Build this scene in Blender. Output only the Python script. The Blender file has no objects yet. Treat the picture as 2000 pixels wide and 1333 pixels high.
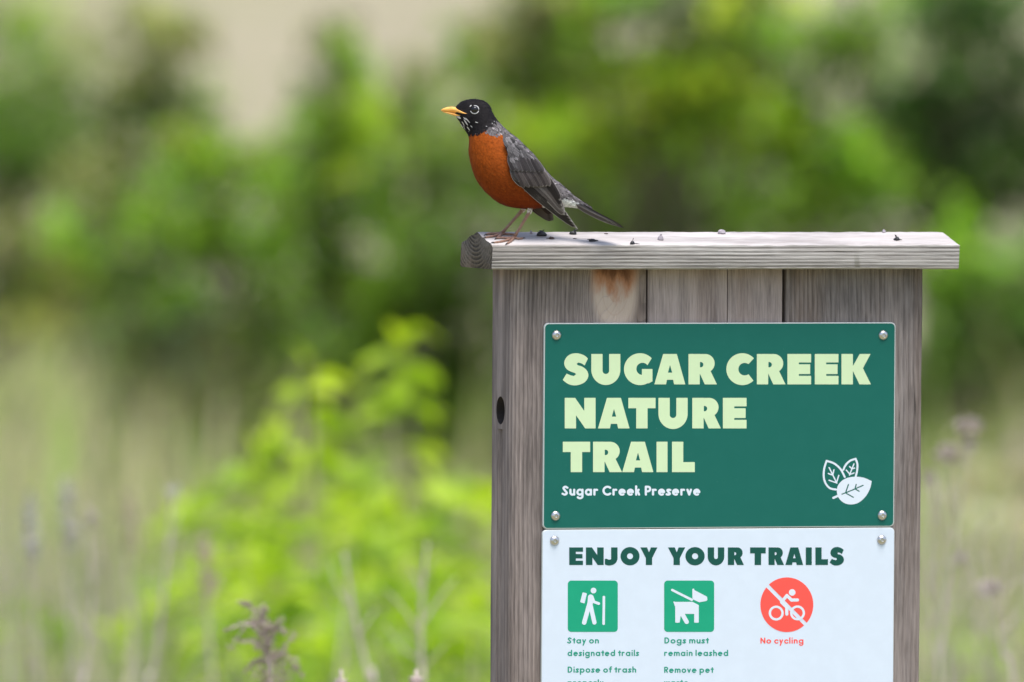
import bpy, bmesh, math, random
import numpy as np
from mathutils import Vector, Matrix
from mathutils.bvhtree import BVHTree

random.seed(7)
rng = np.random.default_rng(11)
sc = bpy.context.scene
C = sc.collection
rad = math.radians

# ------------------------------------------------------------------ camera
W, H = 2000.0, 1333.0                       # size of the photograph, used as a ruler
CAP_Z = 1.36                                # height of the cap's front edge
AZ, EL, ROLL, DIST, FPX = 0.31979, 0.02226, 0.0068, 15.0, 1818.0 * 15.0
U0, V0 = 1386.8, 474.7
org = Vector((0, 0, CAP_Z))
fw = Vector((math.sin(AZ) * math.cos(EL), math.cos(AZ) * math.cos(EL), -math.sin(EL)))
cam_pos = org - fw * DIST
r0 = Vector((math.cos(AZ), -math.sin(AZ), 0))
u0 = r0.cross(fw)
F = (fw - r0 * ((U0 - W / 2) / FPX) + u0 * ((V0 - H / 2) / FPX)).normalized()
R1 = F.cross(Vector((0, 0, 1))).normalized()
U1 = R1.cross(F)
R = R1 * math.cos(ROLL) + U1 * math.sin(ROLL)
U = -R1 * math.sin(ROLL) + U1 * math.cos(ROLL)
cam = bpy.data.cameras.new('camera')
cam_ob = bpy.data.objects.new('camera', cam)
C.objects.link(cam_ob)
m = Matrix((R, U, -F)).transposed().to_4x4()
m.translation = cam_pos
cam_ob.matrix_world = m
cam.sensor_width = 36.0
cam.lens = FPX / W * 36.0
cam.clip_start = 0.5
cam.clip_end = 6000
cam.dof.use_dof = True
cam.dof.focus_distance = 14.93
cam.dof.aperture_fstop = 5.3
sc.camera = cam_ob

# ------------------------------------------------------------------ world, sun, exposure
SUN_EL, SUN_AZ = rad(72), rad(165)           # azimuth: clockwise from +Y
world = bpy.data.worlds.new('World')
sc.world = world
world.use_nodes = True
wn = world.node_tree.nodes
sky = wn.new('ShaderNodeTexSky')
sky.sky_type = 'NISHITA'
sky.sun_disc = False
sky.sun_elevation = SUN_EL
sky.sun_rotation = SUN_AZ
sky.air_density = 1.0
sky.dust_density = 3.0
sky.ozone_density = 1.0
world.node_tree.links.new(sky.outputs[0], wn['Background'].inputs[0])
wn['Background'].inputs[1].default_value = 0.095
sun = bpy.data.lights.new('sun', 'SUN')
sun.energy = 1.5
sun.angle = rad(28)
sun.color = (1.0, 0.975, 0.94)
sun_ob = bpy.data.objects.new('sun', sun)
C.objects.link(sun_ob)
sd = Vector((math.sin(SUN_AZ) * math.cos(SUN_EL), math.cos(SUN_AZ) * math.cos(SUN_EL), math.sin(SUN_EL)))
sun_ob.rotation_euler = sd.to_track_quat('Z', 'Y').to_euler()
sun_ob.location = (0, 0, 30)
sc.view_settings.view_transform = 'Standard'
sc.view_settings.look = 'None'
sc.view_settings.gamma = 1.0
sc.view_settings.exposure = 1.38
sc.view_settings.use_curve_mapping = False
sc.render.engine = 'CYCLES'
sc.cycles.use_denoising = True
sc.cycles.max_bounces = 6
sc.cycles.caustics_reflective = False
sc.cycles.caustics_refractive = False

# ------------------------------------------------------------------ helpers
def ray_dir(px, py):
    return (F + R * ((px - W / 2) / FPX) - U * ((py - H / 2) / FPX))

def at_depth(px, py, d):
    return cam_pos + ray_dir(px, py) * d

def on_plane(px, py, p, n):
    d = ray_dir(px, py)
    t = (Vector(p) - cam_pos).dot(n) / d.dot(n)
    return cam_pos + d * t

def tag(o, label=None, cat=None, group=None, kind=None):
    if label: o['label'] = label
    if cat: o['category'] = cat
    if group: o['group'] = group
    if kind: o['kind'] = kind
    return o

def empty(name, loc, label=None, cat=None, group=None):
    o = bpy.data.objects.new(name, None)
    o.empty_display_size = 0.05
    C.objects.link(o)
    o.location = loc
    return tag(o, label, cat, group)

def rootloc(p):
    while p.parent: p = p.parent
    return Vector(p.location)

def mesh_ob(name, verts, faces, mat, parent=None, smooth=False, cols=None, attrs=None, loc=None, sharp=None):
    """One mesh object. verts are world coordinates (minus the root's place when it has a parent)."""
    v = np.asarray(verts, dtype=np.float64).reshape(-1, 3)
    if loc is not None: v = v - np.array(loc)
    elif parent is not None: v = v - np.array(rootloc(parent))
    me = bpy.data.meshes.new(name)
    me.from_pydata(v.tolist(), [], faces if isinstance(faces, list) else faces.tolist())
    if cols is not None:
        a = me.color_attributes.new('col', 'FLOAT_COLOR', 'POINT')
        c = np.ones((len(v), 4), dtype=np.float32); c[:, :3] = cols
        a.data.foreach_set('color', c.ravel())
    for k, val in (attrs or {}).items():
        a = me.attributes.new(k, 'FLOAT', 'POINT')
        a.data.foreach_set('value', np.asarray(val, dtype=np.float32))
    if smooth:
        me.polygons.foreach_set('use_smooth', [True] * len(me.polygons))
        if sharp: me.set_sharp_from_angle(angle=rad(sharp))
    me.update()
    o = bpy.data.objects.new(name, me)
    C.objects.link(o)
    if mat: me.materials.append(mat)
    if loc is not None:
        o.location = Vector(loc) - (rootloc(parent) if parent else Vector((0, 0, 0)))
    if parent is not None: o.parent = parent
    return o

def tube(path, radii, seg=8, cap=True):
    """verts, faces of a tapered tube along 3-D points."""
    P = [Vector(p) for p in path]
    if not hasattr(radii, '__len__'): radii = [radii] * len(P)
    vs, fs = [], []
    prev = None
    for i, p in enumerate(P):
        t = (P[min(i + 1, len(P) - 1)] - P[max(i - 1, 0)]).normalized()
        if prev is None:
            a = t.cross(Vector((0.31, 0.87, 0.22))).normalized()
        else:
            a = (prev - t * prev.dot(t)).normalized()
        prev = a
        b = t.cross(a)
        for k in range(seg):
            an = 2 * math.pi * k / seg
            vs.append(p + (a * math.cos(an) + b * math.sin(an)) * radii[i])
    for i in range(len(P) - 1):
        for k in range(seg):
            k2 = (k + 1) % seg
            fs.append((i * seg + k, i * seg + k2, (i + 1) * seg + k2, (i + 1) * seg + k))
    if cap:
        fs.append(tuple(range(seg))[::-1])
        fs.append(tuple((len(P) - 1) * seg + k for k in range(seg)))
    return vs, fs

class Acc:
    """collects several pieces of one part"""
    def __init__(self): self.v, self.f, self.c = [], [], []
    def add(self, vf, col=None):
        n = len(self.v)
        self.v += [tuple(p) for p in vf[0]]
        self.f += [tuple(i + n for i in f) for f in vf[1]]
        if col is not None: self.c += [col] * len(vf[0])

def smooth_path(pts, n=8):
    """Catmull-Rom through points of any dimension"""
    P = [np.array(p, float) for p in pts]
    P = [2 * P[0] - P[1]] + P + [2 * P[-1] - P[-2]]
    out = []
    for i in range(1, len(P) - 2):
        for k in range(n):
            t = k / n
            a, b, c, d = P[i - 1], P[i], P[i + 1], P[i + 2]
            out.append(0.5 * ((2 * b) + (c - a) * t + (2 * a - 5 * b + 4 * c - d) * t * t + (3 * b - a - 3 * c + d) * t ** 3))
    out.append(P[-2])
    return out

# ------------------------------------------------------------------ shader helper
class NT:
    def __init__(self, name):
        self.mat = bpy.data.materials.new(name)
        self.mat.use_nodes = True
        self.t = self.mat.node_tree
        self.b = self.t.nodes['Principled BSDF']
        self.out = self.t.nodes['Material Output']
    def link(self, a, b): self.t.links.new(a, b)
    def put(self, sock, v):
        if hasattr(v, 'is_linked') or isinstance(v, bpy.types.NodeSocket): self.link(v, sock)
        elif v is not None:
            if hasattr(v, '__len__') and len(v) == 3 and sock.type == 'RGBA': v = (*v, 1)
            sock.default_value = v
    def math(self, op, a, b=None, c=None, clamp=False):
        n = self.t.nodes.new('ShaderNodeMath'); n.operation = op; n.use_clamp = clamp
        self.put(n.inputs[0], a); self.put(n.inputs[1], b)
        if c is not None: self.put(n.inputs[2], c)
        return n.outputs[0]
    def mix(self, f, a, b, mode='MIX'):
        n = self.t.nodes.new('ShaderNodeMix'); n.data_type = 'RGBA'; n.blend_type = mode
        self.put(n.inputs[0], f); self.put(n.inputs[6], a); self.put(n.inputs[7], b)
        return n.outputs[2]
    def mixf(self, f, a, b):
        n = self.t.nodes.new('ShaderNodeMix'); n.data_type = 'FLOAT'
        self.put(n.inputs[0], f); self.put(n.inputs[2], a); self.put(n.inputs[3], b)
        return n.outputs[0]
    def coord(self, out='Object'):
        return self.t.nodes.new('ShaderNodeTexCoord').outputs[out]
    def mapping(self, v, scale=(1, 1, 1), loc=(0, 0, 0), rot=(0, 0, 0)):
        n = self.t.nodes.new('ShaderNodeMapping')
        self.put(n.inputs[0], v); n.inputs['Scale'].default_value = scale
        n.inputs['Location'].default_value = loc; n.inputs['Rotation'].default_value = rot
        return n.outputs[0]
    def noise(self, v, scale=5, detail=3, rough=0.5, col=False, dist=0.0):
        n = self.t.nodes.new('ShaderNodeTexNoise')
        self.put(n.inputs['Vector'], v); n.inputs['Scale'].default_value = scale
        n.inputs['Detail'].default_value = detail; n.inputs['Roughness'].default_value = rough
        n.inputs['Distortion'].default_value = dist
        return n.outputs['Color' if col else 'Fac']
    def ramp(self, f, stops, interp='LINEAR'):
        n = self.t.nodes.new('ShaderNodeValToRGB'); n.color_ramp.interpolation = interp
        e = n.color_ramp.elements
        while len(e) > 1: e.remove(e[-1])
        for i, (p, c) in enumerate(stops):
            if not hasattr(c, '__len__'): c = (c, c, c)
            el = e[0] if i == 0 else e.new(p)
            el.position = p; el.color = (*c[:3], 1)
        self.put(n.inputs[0], f)
        return n.outputs[0]
    def sep(self, v):
        n = self.t.nodes.new('ShaderNodeSeparateXYZ'); self.put(n.inputs[0], v); return n.outputs
    def comb(self, x, y, z):
        n = self.t.nodes.new('ShaderNodeCombineXYZ')
        for i, q in enumerate((x, y, z)): self.put(n.inputs[i], q)
        return n.outputs[0]
    def attr(self, name, out='Color'):
        n = self.t.nodes.new('ShaderNodeAttribute'); n.attribute_name = name; return n.outputs[out]
    def step(self, v, a, b):
        n = self.t.nodes.new('ShaderNodeMapRange'); n.interpolation_type = 'SMOOTHSTEP'
        self.put(n.inputs[0], v); n.inputs[1].default_value = a; n.inputs[2].default_value = b
        return n.outputs[0]
    def bump(self, h, dist=0.001, strength=1.0):
        n = self.t.nodes.new('ShaderNodeBump')
        n.inputs['Strength'].default_value = strength; n.inputs['Distance'].default_value = dist
        self.put(n.inputs['Height'], h); self.link(n.outputs[0], self.b.inputs['Normal'])
    def set(self, col=None, rough=None, metal=None, spec=None):
        if col is not None: self.put(self.b.inputs['Base Color'], col)
        if rough is not None: self.put(self.b.inputs['Roughness'], rough)
        if metal is not None: self.put(self.b.inputs['Metallic'], metal)
        if spec is not None: self.put(self.b.inputs['Specular IOR Level'], spec)
        return self.mat

def plain(name, col, rough=0.6, metal=0.0, spec=0.5):
    t = NT(name); return t.set(col, rough, metal, spec)

def print_mat(name, col, rough=0.42):
    t = NT(name)
    p = t.coord('Object')
    n = t.noise(p, 60, 4, 0.6)
    c = t.mix(t.step(n, 0.35, 0.75), [x * 0.985 for x in col], [min(1, x * 1.015 + .001) for x in col])
    spk = t.noise(p, 900, 2, 0.5)
    c = t.mix(t.math('MULTIPLY', t.step(spk, 0.745, 0.78), 0.35), c, (0.6, 0.62, 0.6))
    return t.set(c, t.mixf(n, rough - .05, rough + .12), None, 0.25)

def wood_mat(name, axis, pith, freq, light, dark, line, seed, knot=None, line_w=0.32, contrast=1.0, warp=0.004, green=0.0, bumpd=0.0007, asp=1.0):
    """weathered softwood: annual rings round a pith line (solid texture), fine streaks along the axis, checks and stains."""
    t = NT(name)
    p = t.coord('Object')
    wv = t.t.nodes.new('ShaderNodeVectorMath'); wv.operation = 'MULTIPLY_ADD'
    wsc = [3.0, 3.0, 3.0]; wsc['xyz'.index(axis)] = 3.0
    amp = [0.012 if warp > .002 else 0.002] * 3; amp['xyz'.index(axis)] = 0.0
    t.link(t.noise(t.mapping(p, tuple(wsc), (seed, seed, seed)), 1.0, 2, .5, col=True), wv.inputs[0]); wv.inputs[1].default_value = amp
    t.link(p, wv.inputs[2]); p = wv.outputs[0]
    x, y, z = t.sep(p)
    long_scale = [1.0, 1.0, 1.0]
    ai = 'xyz'.index(axis)
    long_scale[ai] = 0.05
    ps = t.mapping(p, tuple(long_scale), (seed * 1.7, seed * 0.9, seed * 2.3))
    wob = t.math('MULTIPLY', t.math('SUBTRACT', t.noise(ps, 9, 3, 0.55), 0.5), warp * 6)
    a, b = [c for c, nm in zip((x, y, z), 'xyz') if nm != axis]
    da = t.math('MULTIPLY', t.math('SUBTRACT', a, pith[0]), asp); db = t.math('SUBTRACT', b, pith[1])
    r = t.math('SQRT', t.math('ADD', t.math('MULTIPLY', da, da), t.math('MULTIPLY', db, db)))
    r = t.math('ADD', r, wob)
    kmask = None
    if knot:
        kx, kz, kw, kh = knot
        ex = t.math('DIVIDE', t.math('SUBTRACT', x, kx), kw)
        ez = t.math('DIVIDE', t.math('SUBTRACT', z, kz), kh)
        e = t.math('SQRT', t.math('ADD', t.math('MULTIPLY', ex, ex), t.math('MULTIPLY', ez, ez)))
        e = t.math('ADD', e, t.math('MULTIPLY', t.math('SUBTRACT', t.noise(ps, 30, 2), 0.5), 0.35))
        kmask = t.math('SUBTRACT', 1.0, t.step(e, 0.8, 1.9))
        # rings bend round the knot
        r = t.math('ADD', r, t.math('MULTIPLY', kmask, t.math('MULTIPLY', e, 0.022)))
    ph = t.math('FRACT', t.math('MULTIPLY', r, freq))
    late = t.ramp(ph, [(0.0, 0.0), (1.0 - line_w - 0.3, 0.12), (1.0 - line_w * 0.5, 1.0), (0.97, 0.85), (1.0, 0.0)])
    fine = t.noise(t.mapping(p, tuple(q if q == 1 else 0.045 for q in long_scale), (seed, 3 + seed, 5)), 620, 3, 0.65)
    mid = t.noise(t.mapping(p, tuple(q if q == 1 else 0.06 for q in long_scale), (2 * seed, 1, 7)), 48, 5, 0.62)
    blot = t.noise(t.mapping(p, tuple(q if q == 1 else 0.25 for q in long_scale), (seed * 3, 8, 2)), 22, 4, 0.6)
    base = t.mix(t.step(mid, 0.22, 0.80), dark, light)
    base = t.mix(t.math('MULTIPLY', t.step(blot, 0.45, 0.70), 0.7), base, [q * 0.6 for q in dark])
    base = t.mix(t.math('MULTIPLY', t.step(t.noise(ps, 14, 3, .6), 0.48, 0.72), 0.42), base, (0.25, 0.175, 0.13))
    lw = t.math('MULTIPLY', late, t.step(t.noise(ps, 26, 3, 0.6), 0.25, 0.6))
    base = t.mix(t.math('MULTIPLY', lw, 0.8 * contrast), base, line)
    base = t.mix(t.math('MULTIPLY', t.step(fine, 0.42, 0.74), 0.22), base, [min(.75, q * 1.65) for q in light])
    base = t.mix(t.math('MULTIPLY', t.step(fine, 0.50, 0.28), 0.34), base, [q * 0.4 for q in dark])
    chk = t.noise(t.mapping(p, tuple(q if q == 1 else 0.035 for q in long_scale), (seed * 5, 2, 9)), 210, 2, 0.5)
    crack = t.step(chk, 0.70, 0.76)
    base = t.mix(t.math('MULTIPLY', crack, 0.75), base, (0.03, 0.025, 0.022))
    if green:
        g = t.step(t.noise(p, 45, 4, .7), 0.52, 0.72)
        base = t.mix(t.math('MULTIPLY', g, green), base, (0.17, 0.18, 0.11))
    if kmask is not None:
        pale = t.math('SUBTRACT', 1.0, t.step(e, 0.75, 1.15))
        pr = t.ramp(t.math('FRACT', t.math('MULTIPLY', e, 3.3)), [(0, 0.0), (.8, 0.0), (.93, 1.0), (1, 0)])
        pc = t.mix(t.math('MULTIPLY', pr, 0.18), (0.54, 0.44, 0.37), (0.33, 0.17, 0.11))
        base = t.mix(t.math('MULTIPLY', pale, 0.82), base, pc)
        # resin stain at the top of the knot
        sn = t.noise(t.mapping(p, (1, 1, 0.35)), 85, 3, 0.6)
        sz = t.math('ADD', t.math('SUBTRACT', z, kz), t.math('MULTIPLY', t.math('SUBTRACT', sn, 0.5), 0.055))
        sx = t.math('ABSOLUTE', t.math('DIVIDE', t.math('SUBTRACT', x, kx - 0.001), kw * 1.15))
        stain = t.math('MULTIPLY', t.step(sz, -0.012, 0.014), t.math('SUBTRACT', 1.0, t.step(sx, 0.55, 1.05)))
        base = t.mix(t.math('MULTIPLY', stain, 0.8), base, (0.36, 0.135, 0.045))
        core = t.math('MULTIPLY', t.step(sz, 0.008, 0.024), t.math('SUBTRACT', 1.0, t.step(sx, 0.35, 0.95)))
        base = t.mix(t.math('MULTIPLY', core, 0.72), base, (0.05, 0.014, 0.006))
    hgt = t.math('SUBTRACT', t.math('MULTIPLY', fine, 0.55), t.math('MULTIPLY', lw, 0.75))
    hgt = t.math('SUBTRACT', hgt, t.math('MULTIPLY', crack, 1.3))
    t.bump(hgt, bumpd)
    return t.set(base, 0.82, None, 0.25)

# ------------------------------------------------------------------ 2-D signed-distance print shapes (coordinates in photo pixels on the sign)
def seg_d(X, Y, a, b):
    ax, ay = a; bx, by = b
    dx, dy = bx - ax, by - ay
    L = dx * dx + dy * dy + 1e-12
    t = np.clip(((X - ax) * dx + (Y - ay) * dy) / L, 0, 1)
    return np.hypot(X - ax - t * dx, Y - ay - t * dy)

def stroke(pts, r):
    def f(X, Y):
        d = np.full(X.shape, 1e9)
        for a, b in zip(pts[:-1], pts[1:]): d = np.minimum(d, seg_d(X, Y, a, b))
        return d - r
    return f

def circle(cx, cy, rx, ry=None):
    ry = ry or rx
    return lambda X, Y: (np.hypot((X - cx) / rx, (Y - cy) / ry) - 1) * min(rx, ry)

def poly(pts, rnd=0.0):
    def f(X, Y):
        d = np.full(X.shape, 1e9); ins = np.zeros(X.shape, bool)
        n = len(pts)
        for i in range(n):
            a, b = pts[i], pts[(i + 1) % n]
            d = np.minimum(d, seg_d(X, Y, a, b))
            c = ((a[1] <= Y) & (b[1] > Y)) | ((b[1] <= Y) & (a[1] > Y))
            xs = a[0] + (Y - a[1]) / ((b[1] - a[1]) or 1e-9) * (b[0] - a[0])
            ins ^= c & (X < xs)
        return np.where(ins, -d, d) - rnd
    return f

def rect(x0, y0, x1, y1): return poly([(x0, y0), (x1, y0), (x1, y1), (x0, y1)])
def rrect(x0, y0, x1, y1, r): return poly([(x0 + r, y0 + r), (x1 - r, y0 + r), (x1 - r, y1 - r), (x0 + r, y1 - r)], r)
def union(*fs): return lambda X, Y: np.minimum.reduce([f(X, Y) for f in fs])
def minus(a, *bs): return lambda X, Y: np.maximum.reduce([a(X, Y)] + [-b(X, Y) for b in bs])
def inter(*fs): return lambda X, Y: np.maximum.reduce([f(X, Y) for f in fs])
def arc(cx, cy, rx, ry, a0, a1, n=18):
    return [(cx + rx * math.cos(rad(a0 + (a1 - a0) * i / n)), cy + ry * math.sin(rad(a0 + (a1 - a0) * i / n))) for i in range(n + 1)]

def contour(f, x0, y0, x1, y1, h):
    """polygons (2-D verts, faces) of the region f<0"""
    nx, ny = int((x1 - x0) / h) + 2, int((y1 - y0) / h) + 2
    xs, ys = x0 + np.arange(nx) * h, y0 + np.arange(ny) * h
    X, Y = np.meshgrid(xs, ys)
    S = f(X, Y)
    ins = S < 0
    full = ins[:-1, :-1] & ins[1:, :-1] & ins[:-1, 1:] & ins[1:, 1:]
    anyi = (ins[:-1, :-1] | ins[1:, :-1] | ins[:-1, 1:] | ins[1:, 1:]) & ~full
    V, Fc = [], []
    for j in range(ny - 1):
        row = full[j]; i = 0
        idx = np.flatnonzero(row)
        if len(idx):
            cuts = np.flatnonzero(np.diff(idx) > 1)
            st = np.r_[idx[0], idx[cuts + 1]]; en = np.r_[idx[cuts], idx[-1]] + 1
            for a, b in zip(st, en):
                k = len(V)
                V += [(xs[a], ys[j]), (xs[b], ys[j]), (xs[b], ys[j + 1]), (xs[a], ys[j + 1])]
                Fc.append((k, k + 1, k + 2, k + 3))
    for j, i in zip(*np.nonzero(anyi)):
        cs = ((i, j), (i + 1, j), (i + 1, j + 1), (i, j + 1))
        out = []
        for q in range(4):
            (ia, ja), (ib, jb) = cs[q], cs[(q + 1) % 4]
            sa, sb = S[ja, ia], S[jb, ib]
            if sa < 0: out.append((xs[ia], ys[ja]))
            if (sa < 0) != (sb < 0):
                t = sa / (sa - sb)
                out.append((xs[ia] + t * (xs[ib] - xs[ia]), ys[ja] + t * (ys[jb] - ys[ja])))
        if len(out) >= 3:
            k = len(V); V += out; Fc.append(tuple(range(k, k + len(out))))
    return V, Fc

def placed(glyph, x0, ybase, w, capH, gw=1.0):
    """glyph(fn of unit coords, y up) -> pixel box"""
    def f(X, Y):
        return glyph((X - x0) / w * gw, (ybase - Y) / capH) * capH
    return f

# heavy capitals; unit cap height, natural width given
def heavy(slit):
    hs = slit / 2
    def leg(): return poly([(.30, .45), (.72, .45), (.935, 0), (.535, 0), (.38, .34)])
    bowl = poly([(0.0, .385 + .305), (.555, .385 + .305)], .305)
    Rg = minus(union(rect(0, 0, .37, 1), inter(union(circle(.552, .69, .308), rect(.2, .382, .552, .998)), rect(0, .3, 1, 1)), leg()),
               inter(circle(.40, .648, .088), rect(.378, .3, .6, 1)))
    sx = lambda P: [((a - 172) / 208, (460 - b_) / 208) for a, b_ in P]
    def crv(P): return [tuple(q) for q in smooth_path(sx(P), 4)]
    w_ = max(0.0, slit - .06) * 60
    Sg = poly(crv([(345, 283), (325, 265), (295, 252), (262, 247), (228, 253), (200, 272), (184, 302), (185, 332), (200, 356), (226, 372), (254, 382 - w_), (262, 391), (250, 401)])
              + crv([(248, 403), (224, 397), (199, 386)]) + crv([(172, 430), (205, 455), (240, 466), (280, 464), (320, 447), (343, 419), (347, 388), (332, 358), (304, 338), (277, 329 + w_), (268, 319), (280, 311)])
              + crv([(283, 311), (303, 318), (322, 331)]))
    Gg = union(minus(circle(.524, .5, .524), circle(.605, .51, .20), poly([(.905, .86), (.75, .60), (.60, .505), (1.3, .505), (1.3, 1.1)]), rect(.93, -1, 2, 2)),
               poly([(.585, .505), (.93, .505), (.93, .10), (.80, .03), (.585, .2)]))
    Cg = minus(circle(.522, .5, .524), circle(.60, .5, .205), poly([(.905, .86), (.72, .66), (.60, .5), (.72, .34), (.905, .10), (1.4, .1), (1.4, .9)]), rect(.905, -1, 2, 2))
    Ug = minus(union(rect(0, .48, .956, 1), inter(circle(.478, .48, .478, .5), rect(-1, -1, 2, .5))), rect(.37, .45, .586, 1.2), circle(.478, .45, .108))
    O = minus(circle(.54, .5, .54, .52), circle(.54, .5, .17))
    E_ = minus(rect(0, 0, .78, 1), rect(.375, .69 - hs, 1, .69 + hs), rect(.375, .31 - hs, 1, .31 + hs), rect(.75, .31, 1, .69))
    return {
        'I': (rect(0, 0, .36, 1), .36), 'L': (poly([(0, 0), (.75, 0), (.75, .33), (.37, .33), (.37, 1), (0, 1)]), .75),
        'T': (poly([(0, .66), (.26, .66), (.26, 0), (.635, 0), (.635, .66), (.90, .66), (.90, 1), (0, 1)]), .90),
        'N': (poly([(0, 0), (0, 1), (.34, 1), (.64, .57), (.64, 1), (1.01, 1), (1.01, 0), (.67, 0), (.37, .43), (.37, 0)]), 1.01),
        'A': (minus(poly([(0, 0), (.29, 1), (.74, 1), (1.02, 0), (.65, 0), (.62, .15), (.415, .15), (.385, 0)]), poly([(.447, .385), (.587, .385), (.517, .64)])), 1.02),
        'U': (Ug, .956), 'R': (Rg, .937), 'E': (E_, .78), 'G': (Gg, .93), 'C': (Cg, .905), 'S': (Sg, .841),
        'K': (poly([(0, 0), (0, 1), (.375, 1), (.375, .60), (.60, 1), (.955, 1), (.705, .53), (.967, 0), (.59, 0), (.375, .44), (.375, 0)]), .967),
        'O': (O, 1.08),
        'J': (union(rect(.30, .30, .66, 1), inter(stroke(arc(.20, .34, .28, .20, 0, -130), .165), rect(-.05, -.2, .66, .45))), .66),
        'Y': (poly([(0, 1), (.38, 1), (.49, .72), (.60, 1), (.97, 1), (.67, .40), (.67, 0), (.31, 0), (.31, .40)]), .97),
    }

# light geometric lower-case letters as strokes: unit cap height, st = stroke width
def small_glyphs(st):
    h = st / 2
    xh = .70
    rr = (xh - st) / 2 + .005; cy = xh / 2
    d = 2 * rr + st                      # width of a round letter
    cx = rr + h
    asc = 1.04 - h
    top = xh - h
    ring = arc(cx, cy, rr, rr, 0, 360, 26)
    ar = .75 * rr                        # arch radius
    G = {}
    S_ = lambda w, a, c0, c1: smooth_path([(w * .92, a * .80 + c0), (w * .55, a - h + c0 * 0), (w * .16 + h * .4, a * .76), (w * .5, a * .52), (w * .86 - h * .2, a * .26), (w * .48, h), (w * .06, a * .19)], 6)
    G['o'] = ([ring], d)
    G['e'] = ([arc(cx, cy, rr, rr, 0, 300, 24), [(h, cy + .03), (cx + rr, cy + .03)]], d)
    G['c'] = ([arc(cx, cy, rr, rr, 45, 315, 22)], d * .86)
    G['a'] = ([ring, [(cx + rr, h), (cx + rr, top)]], d + .02)
    G['d'] = ([ring, [(cx + rr, h), (cx + rr, asc)]], d + .02)
    G['g'] = ([ring, [(cx + rr, top), (cx + rr, -.06)] + arc(cx, -.06, rr, .20, 0, -150, 12)], d + .02)
    G['p'] = ([ring, [(h, top), (h, -.27)]], d)
    G['n'] = ([[(h, h), (h, top)], [(h, top - ar)] + arc(h + ar, top - ar, ar, ar, 180, 0, 12) + [(h + 2 * ar, h)]], 2 * ar + st)
    G['h'] = ([[(h, h), (h, asc)], [(h, top - ar)] + arc(h + ar, top - ar, ar, ar, 180, 0, 12) + [(h + 2 * ar, h)]], 2 * ar + st)
    G['u'] = ([[(h, top), (h, h + ar)] + arc(h + ar, h + ar, ar, ar, 180, 360, 12) + [(h + 2 * ar, top)], [(h + 2 * ar, top), (h + 2 * ar, h)]], 2 * ar + st)
    ma = ar * .9
    G['m'] = ([[(h, h), (h, top)], [(h, top - ma)] + arc(h + ma, top - ma, ma, ma, 180, 0, 10) + [(h + 2 * ma, h)], [(h + 2 * ma, top - ma)] + arc(h + 3 * ma, top - ma, ma, ma, 180, 0, 10) + [(h + 4 * ma, h)]], 4 * ma + st)
    G['r'] = ([[(h, h), (h, top)], [(h, top - ar)] + arc(h + ar, top - ar, ar, ar, 180, 65, 8)], ar * 1.5 + st)
    G['i'] = ([[(h, h), (h, top)], [(h, asc - .05), (h, asc - .049)]], st)
    G['l'] = ([[(h, h), (h, asc)]], st)
    G['t'] = ([[(.14 + h, h), (.14 + h, .92 - h)], [(h * .6, top), (.36, top)]], .38)
    G['f'] = ([[(.10 + h, h), (.10 + h, asc - .15)] + arc(.10 + h + .15, asc - .15, .15, .15, 180, 70, 8), [(h * .6, top), (.36, top)]], .38)
    G['s'] = ([[tuple(q) for q in S_(.44, xh, 0, 0)]], .46)
    G['S'] = ([[tuple(q) for q in S_(.56, 1.0, 0, 0)]], .60)
    G['v'] = ([[(h, top), (.28, h), (.56 - h, top)]], .56)
    G['y'] = ([[(h, top), (.28, .06)], [(.56 - h, top), (.14, -.27)]], .56)
    G['w'] = ([[(h, top), (.23, h), (.42, top), (.61, h), (.84 - h, top)]], .84)
    G['k'] = ([[(h, h), (h, asc)], [(.46 - h, top), (h + .02, .30)], [(.16 + h, .42), (.50 - h, h)]], .55)
    G['D'] = ([[(h, h), (h, 1 - h), (.28, 1 - h)] + arc(.28, .5, .42 - h, .5 - h, 90, -90, 16) + [(h, h)]], .72)
    G['R'] = ([[(h, h), (h, 1 - h), (.32, 1 - h)] + arc(.32, .73 - h * .3, .25 - h * .5, .27 - h * .7, 90, -90, 12) + [(h, .46)], [(.30, .46), (.58 - h, h)]], .60)
    G['P'] = ([[(h, h), (h, 1 - h), (.32, 1 - h)] + arc(.32, .70 - h * .3, .27 - h * .5, .30 - h * .7, 90, -90, 12) + [(h, .40)]], .60)
    G['N'] = ([[(h, h), (h, 1 - h), (.74 - h, h), (.74 - h, 1 - h)]], .74)
    G['C'] = ([arc(.5, .5, .5 - h, .5 - h, 48, 312, 22)], .88)
    return G

def text_line(s, x0, x1, base, cap, st, gap=.13, space=.30):
    G = small_glyphs(st)
    adv, pos = 0.0, []
    for ch in s:
        if ch == ' ': adv += space; continue
        pos.append((ch, adv)); adv += G[ch][1] + gap
    tot = adv - gap
    kx = (x1 - x0) / tot
    V, Fc = [], []
    for ch, a in pos:
        strokes, w = G[ch]
        g = union(*[stroke(q, st / 2) for q in strokes])
        f = lambda X, Y, a=a, g=g: g((X - x0) / kx - a, (base - Y) / cap) * cap
        v, fc = contour(f, x0 + (a - .06) * kx, base - 1.1 * cap, x0 + (a + w + .06) * kx, base + .40 * cap, cap / 34)
        n = len(V); V += v; Fc += [tuple(i + n for i in q) for q in fc]
    return V, Fc

def heavy_line(spec, top, base, slit):
    G = heavy(slit)
    V, Fc = [], []
    for ch, a, b in spec:
        g, gw = G[ch]
        f = placed(g, a, base, b - a, base - top, gw)
        v, fc = contour(f, a - 2, top - 3, b + 2, base + 3, (base - top) / 110)
        n = len(V); V += v; Fc += [tuple(i + n for i in q) for q in fc]
    return V, Fc

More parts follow.
